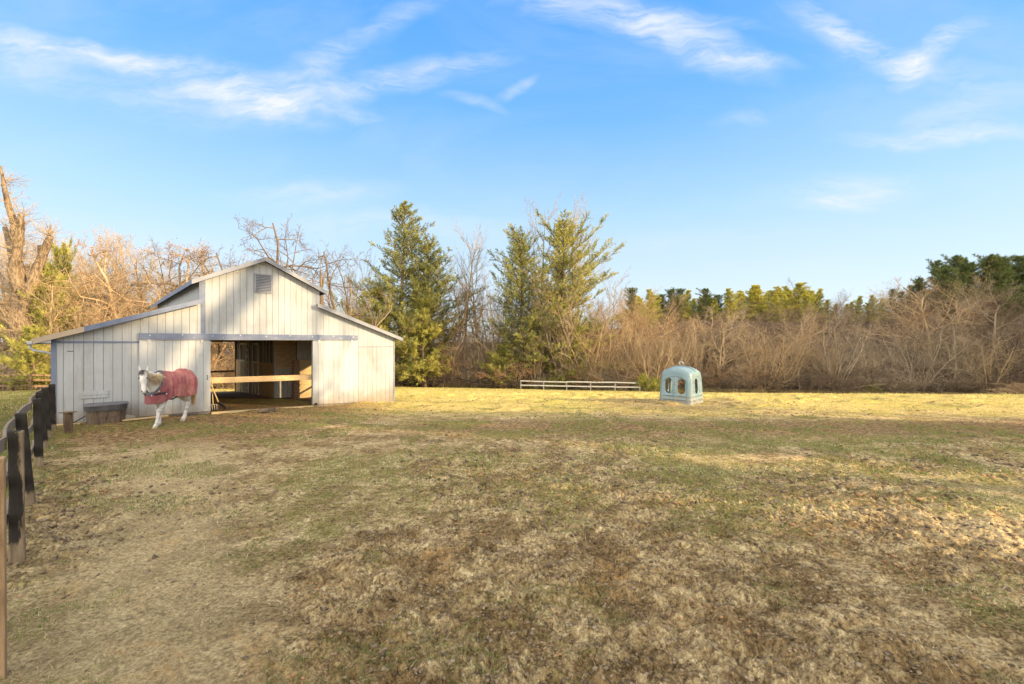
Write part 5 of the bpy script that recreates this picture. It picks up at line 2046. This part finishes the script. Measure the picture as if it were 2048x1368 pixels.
row('m', (640, 1180), 52, 66, 520, 620, 14, ['tall_a', 'tall_b', 'dim_a', 'stems_b'])
row('m', (640, 1180), 52, 58, 650, 720, 14, ['stems_c', 'stems_b', 'gnarl_b'])
row('r', (1170, 1330), 50, 60, 590, 625, 7, ['wide_a', 'stems_c', 'wide_a'])
row('r', (1180, 1330), 49.5, 53, 640, 710, 8, ['stems_c', 'stems_a'])
place_px('tall_b', 1212, 60, 545, 'bare tree whose fine top rises above the rusty trees', wide=.9)
row('f', (1320, 1620), 54, 64, 600, 635, 9, ['wide_b', 'wide_a', 'wide_c'])
row('f', (1320, 1620), 52, 56, 640, 715, 9, ['stems_a', 'stems_c', 'wide_b'])
for k_, (kk, px, Y, yt, lb) in enumerate([
        ('stems_a', 1345, 51.5, 655, 'pale many-stemmed tree just left of the feeder'), ('wide_b', 1440, 52.5, 628, 'round-crowned pale tree right above the feeder'),
        ('stems_a', 1530, 51.5, 668, 'pale fan-shaped tree right of the round-crowned pale tree'), ('tall_a', 1395, 52.5, 640, 'straight pale tree between feeder and round-crowned tree'),
        ('stems_b', 1672, 52, 640, 'grey tree with upright stems left of centre in the shaded wood'), ('tall_b', 1742, 51.8, 650, 'straight grey tree beside the small green shrub'),
        ('stems_b', 1835, 52, 650, 'leaning grey stems below the broad orange-topped tree'), ('wide_c', 1900, 51.8, 660, 'pale arching tree below the orange-topped trees'),
        ('tall_b', 1600, 52.2, 662, 'slim grey tree at the start of the shaded wood'), ('stems_a', 1975, 52, 660, 'tan stems near the brush pile')]):
    place_px(kk, px, Y, yt, lb)
row('g', (1600, 2120), 54, 66, 570, 640, 14, ['wide_c', 'dim_b', 'wide_c', 'wide_b'])
row('g', (1600, 2120), 52.5, 57, 625, 700, 12, ['stems_b', 'wide_c', 'stems_a'])
place_px('wide_b', 1860, 56, 555, 'broad orange-topped bare tree at the right, largest of that wood', wide=1.25)
place_px('wide_a', 1930, 58, 545, 'orange-twigged bare tree second from the right edge', wide=1.1)
place_px('wide_a', 1790, 60, 580, 'rusty bare tree left of the broad orange-topped tree')
place_px('wide_b', 1420, 58, 612, 'rounded tan bare tree right behind the feeder', wide=1.2)
place_px('wide_c', 2010, 56, 560, 'grey bare tree at the right edge of the wood', wide=1.1)
place_px('tall_b', 1675, 68, 585, 'thin grey tree top standing against the sky right of the sun-toned pines', wide=.7)

# --- shrubs along the wood edge
shl = {'shrub_a': ('rusty leafless shrubs along the edge of the wood', 'shrubs at the wood edge'), 'shrub_b': ('grey leafless shrubs along the edge of the wood', 'grey shrubs at the wood edge'),
       'shrub_d': ('shade-toned leafless shrubs at the shaded foot of the right-hand wood', 'dark shrubs at the wood edge')}
for i in range(150):
    px = rnd.uniform(620, 2120)
    Y = rnd.uniform(51, 56)
    if 1000 < px < 1300:
        Y = rnd.uniform(50.8, 54)
    if px < 1000:
        Y = rnd.uniform(53.2, 57)
    kk = rnd.choice(['shrub_a', 'shrub_b']) if px < 1330 else rnd.choice(['shrub_d', 'shrub_d', 'shrub_b'] if px > 1480 else ['shrub_a', 'shrub_d', 'shrub_b'])
    place(kk, PX(px, Y), Y, rnd.uniform(1.8, 3.6), shl[kk][0].split(' shrubs')[0] + ' shrub along the wood edge, ' + zone(px), shl[kk][1], cat='shrub', wide=rnd.uniform(1, 1.5))
for i in range(34):
    px = rnd.uniform(-60, 480)
    Y = rnd.uniform(35, 42)
    place(rnd.choice(['shrub_a', 'shrub_b']), PX(px, Y), Y, rnd.uniform(1.8, 3.4), 'tangled leafless shrubs behind the brown fence', 'shrubs behind the brown fence', cat='shrub', wide=rnd.uniform(1, 1.4))
for o in [o for o in C.objects if o.get('group') == 'shrubs behind the brown fence']:
    pass
place('shrub_y', PX(1296, 46.2), 46.2, 1.75, 'yellow-green leafy shrub at the right end of the white fence', rz=1, cat='shrub', wide=1.0)
place('shrub_y', PX(1742, 51), 51, 1.3, 'small green shrub at the foot of the shaded wood', rz=2, cat='shrub', wide=.8)
place('shrub_y', PX(1110, 51), 51, 1.6, 'yellowish leafy shrub behind the middle of the white fence', rz=3, cat='shrub', wide=1.1)

# --- pines on the hill behind
for i in range(34):
    px = 1255 + (1640 - 1255) * (i + rnd.random()) / 34
    Y = rnd.uniform(96, 112)
    yt = 584 + rnd.uniform(-14, 10) - (12 if px > 1460 else 0)
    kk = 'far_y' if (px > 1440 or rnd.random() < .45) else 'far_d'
    place_px(kk, px, Y, yt, ('sun-toned yellow-green' if kk == 'far_y' else 'dark green') + ' pine top on the far hill, ' + zone(px), 'pines on the far hill', wide=rnd.uniform(1.0, 1.5), sink=1.0)
for px, yt in ((1652, 592), (1668, 600), (1765, 590), (1735, 598), (1700, 596), (1715, 585), (1748, 583), (1690, 600)):
    place_px('far_y', px, 95, yt, 'small sun-toned pine top in the dip left of the dark hilltop pines', 'small pine tops', wide=1.1, sink=1.0)
for i in range(22):
    f = (i + rnd.random()) / 22
    px = 1780 + 330 * f
    Y = rnd.uniform(84, 96)
    yt = 582 - 62 * min(1, f * 2.6) + rnd.uniform(-14, 14)
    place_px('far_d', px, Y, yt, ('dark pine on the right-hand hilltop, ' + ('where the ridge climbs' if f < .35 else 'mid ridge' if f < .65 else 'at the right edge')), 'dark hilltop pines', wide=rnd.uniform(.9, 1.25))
# fill on the slope between wood and pines
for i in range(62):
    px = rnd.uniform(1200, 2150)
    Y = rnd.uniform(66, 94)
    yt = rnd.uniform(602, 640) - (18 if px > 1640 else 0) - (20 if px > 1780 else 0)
    place_px(rnd.choice(['dim_a', 'dim_b']), px, Y, yt, 'shade-toned leafless tree on the slope behind, ' + zone(px), 'trees on the slope', wide=rnd.uniform(1, 1.3))

# --- brush pile at the right edge
bp = []
r2 = random.Random(77)
cx, cy = PX(2040, 44), 44
for i in range(520):
    x = r2.gauss(0, 1.5)
    z = max(.03, (1.55 - abs(x) * .62)) * r2.random()
    p = Vector((x, r2.gauss(0, .6), z))
    d = Vector((r2.gauss(0, 1), r2.gauss(0, .5), r2.gauss(0, .22))).normalized()
    L_ = r2.uniform(.5, 1.7)
    ra = r2.uniform(.008, .03)
    q = p + d * L_
    q.z = max(q.z, .02)
    bp.append((*p, *q, ra, ra * .5))
o = obj('brush_pile', segs_mesh('brush_pile', bp, M['bark_rust'], 4))
o.location = (cx, cy, gz(cx, cy))
tag(o, 'heap of cut branches at the right edge of the meadow', 'brush pile')

# --- trees outside the right edge of the picture, whose shade lies over the paddock
sh_lab = 'tall evergreens beyond the right edge that shade the paddock'
sh_grp = 'trees beyond the right edge'
for (kk, x, y, H, w_) in [('shade_c', 33, 6.8, 21.5, .85), ('shade_b', 38, 4.6, 22, .7), ('pine_low', 33, 10.4, 12, .62), ('pine_low', 35, 11.4, 9.5, .7), ('shade_b', 33, 3.7, 19, .75), ('shade_a', 35, .2, 22, .6), ('shade_a', 34, -2.0, 21, .95),
                          ('shade_b', 36, -5.0, 21, .95), ('shade_a', 35, -8.5, 21, 1.0), ('shade_b', 38, -12, 22, 1.1), ('shade_b', 43, -1, 23, .9),
                          ('shade_b', 43, -6, 23, 1.1), ('shade_a', 45, -11, 23, 1.1), ('gnarl_a', 31, 12.4, 20, .32), ('tall_b', 34, 11.2, 21, .33), ('tall_a', 35, 14.9, 15, .6)]:
    y -= 6.8
    place(kk, x, y, H, sh_lab, sh_grp, wide=w_, rz=x * 1.7 + y)
for (kk, x, y, H, w_) in [('far_d', 64, 35, 15, .8), ('far_d', 67, 39, 18, .85), ('far_d', 68, 43, 19, .9), ('far_d', 72, 47, 20, .9), ('far_d', 74, 51, 20, .9), ('far_d', 77, 55, 20, .9), ('far_d', 81, 60, 20, .9), ('far_d', 86, 65, 20, .9), ('far_d', 92, 70, 20, 1.0)]:
    y -= 6.0
    place(kk, x, y, H, 'evergreens beyond the right edge that shade the wood', 'trees beyond the wood', wide=w_, rz=x * 1.3)

t = MB()  # unseen limbs added and shaped to cast the streaks on the gable
t.tube([(0, -.2, -.5), (0, -.1, 8), (0, .3, 13), (0, .95, 14.9), (0, 2.2, 16.4), (0, 4.1, 17.6), (0, 5.4, 17.9)], [.55, .5, .45, .42, .38, .22, .1], 10)
t.tube([(0, 1.6, 15.7), (0, 2.2, 18.0), (0, 2.0, 20)], [.26, .18, .06], 8)
t.tube([(0, 3.4, 17.2), (0, 5.2, 15.2), (0, 7.2, 14.3)], [.2, .15, .06], 8)
ls = empty('gable_shade_tree', (33, 1.95, gz(33, 1.95)), 0, 'added bare trunk beyond the right edge, shaped to streak the gable with shade', 'tree')
t.build('trunk', M['bark_dark'], ls, smooth=True)

# any prototype never placed must not stay in the scene
for k_, (e, h0) in PROTO.items():
    if k_ not in USED:
        for ch in list(e.children):
            bpy.data.objects.remove(ch)
        bpy.data.objects.remove(e)
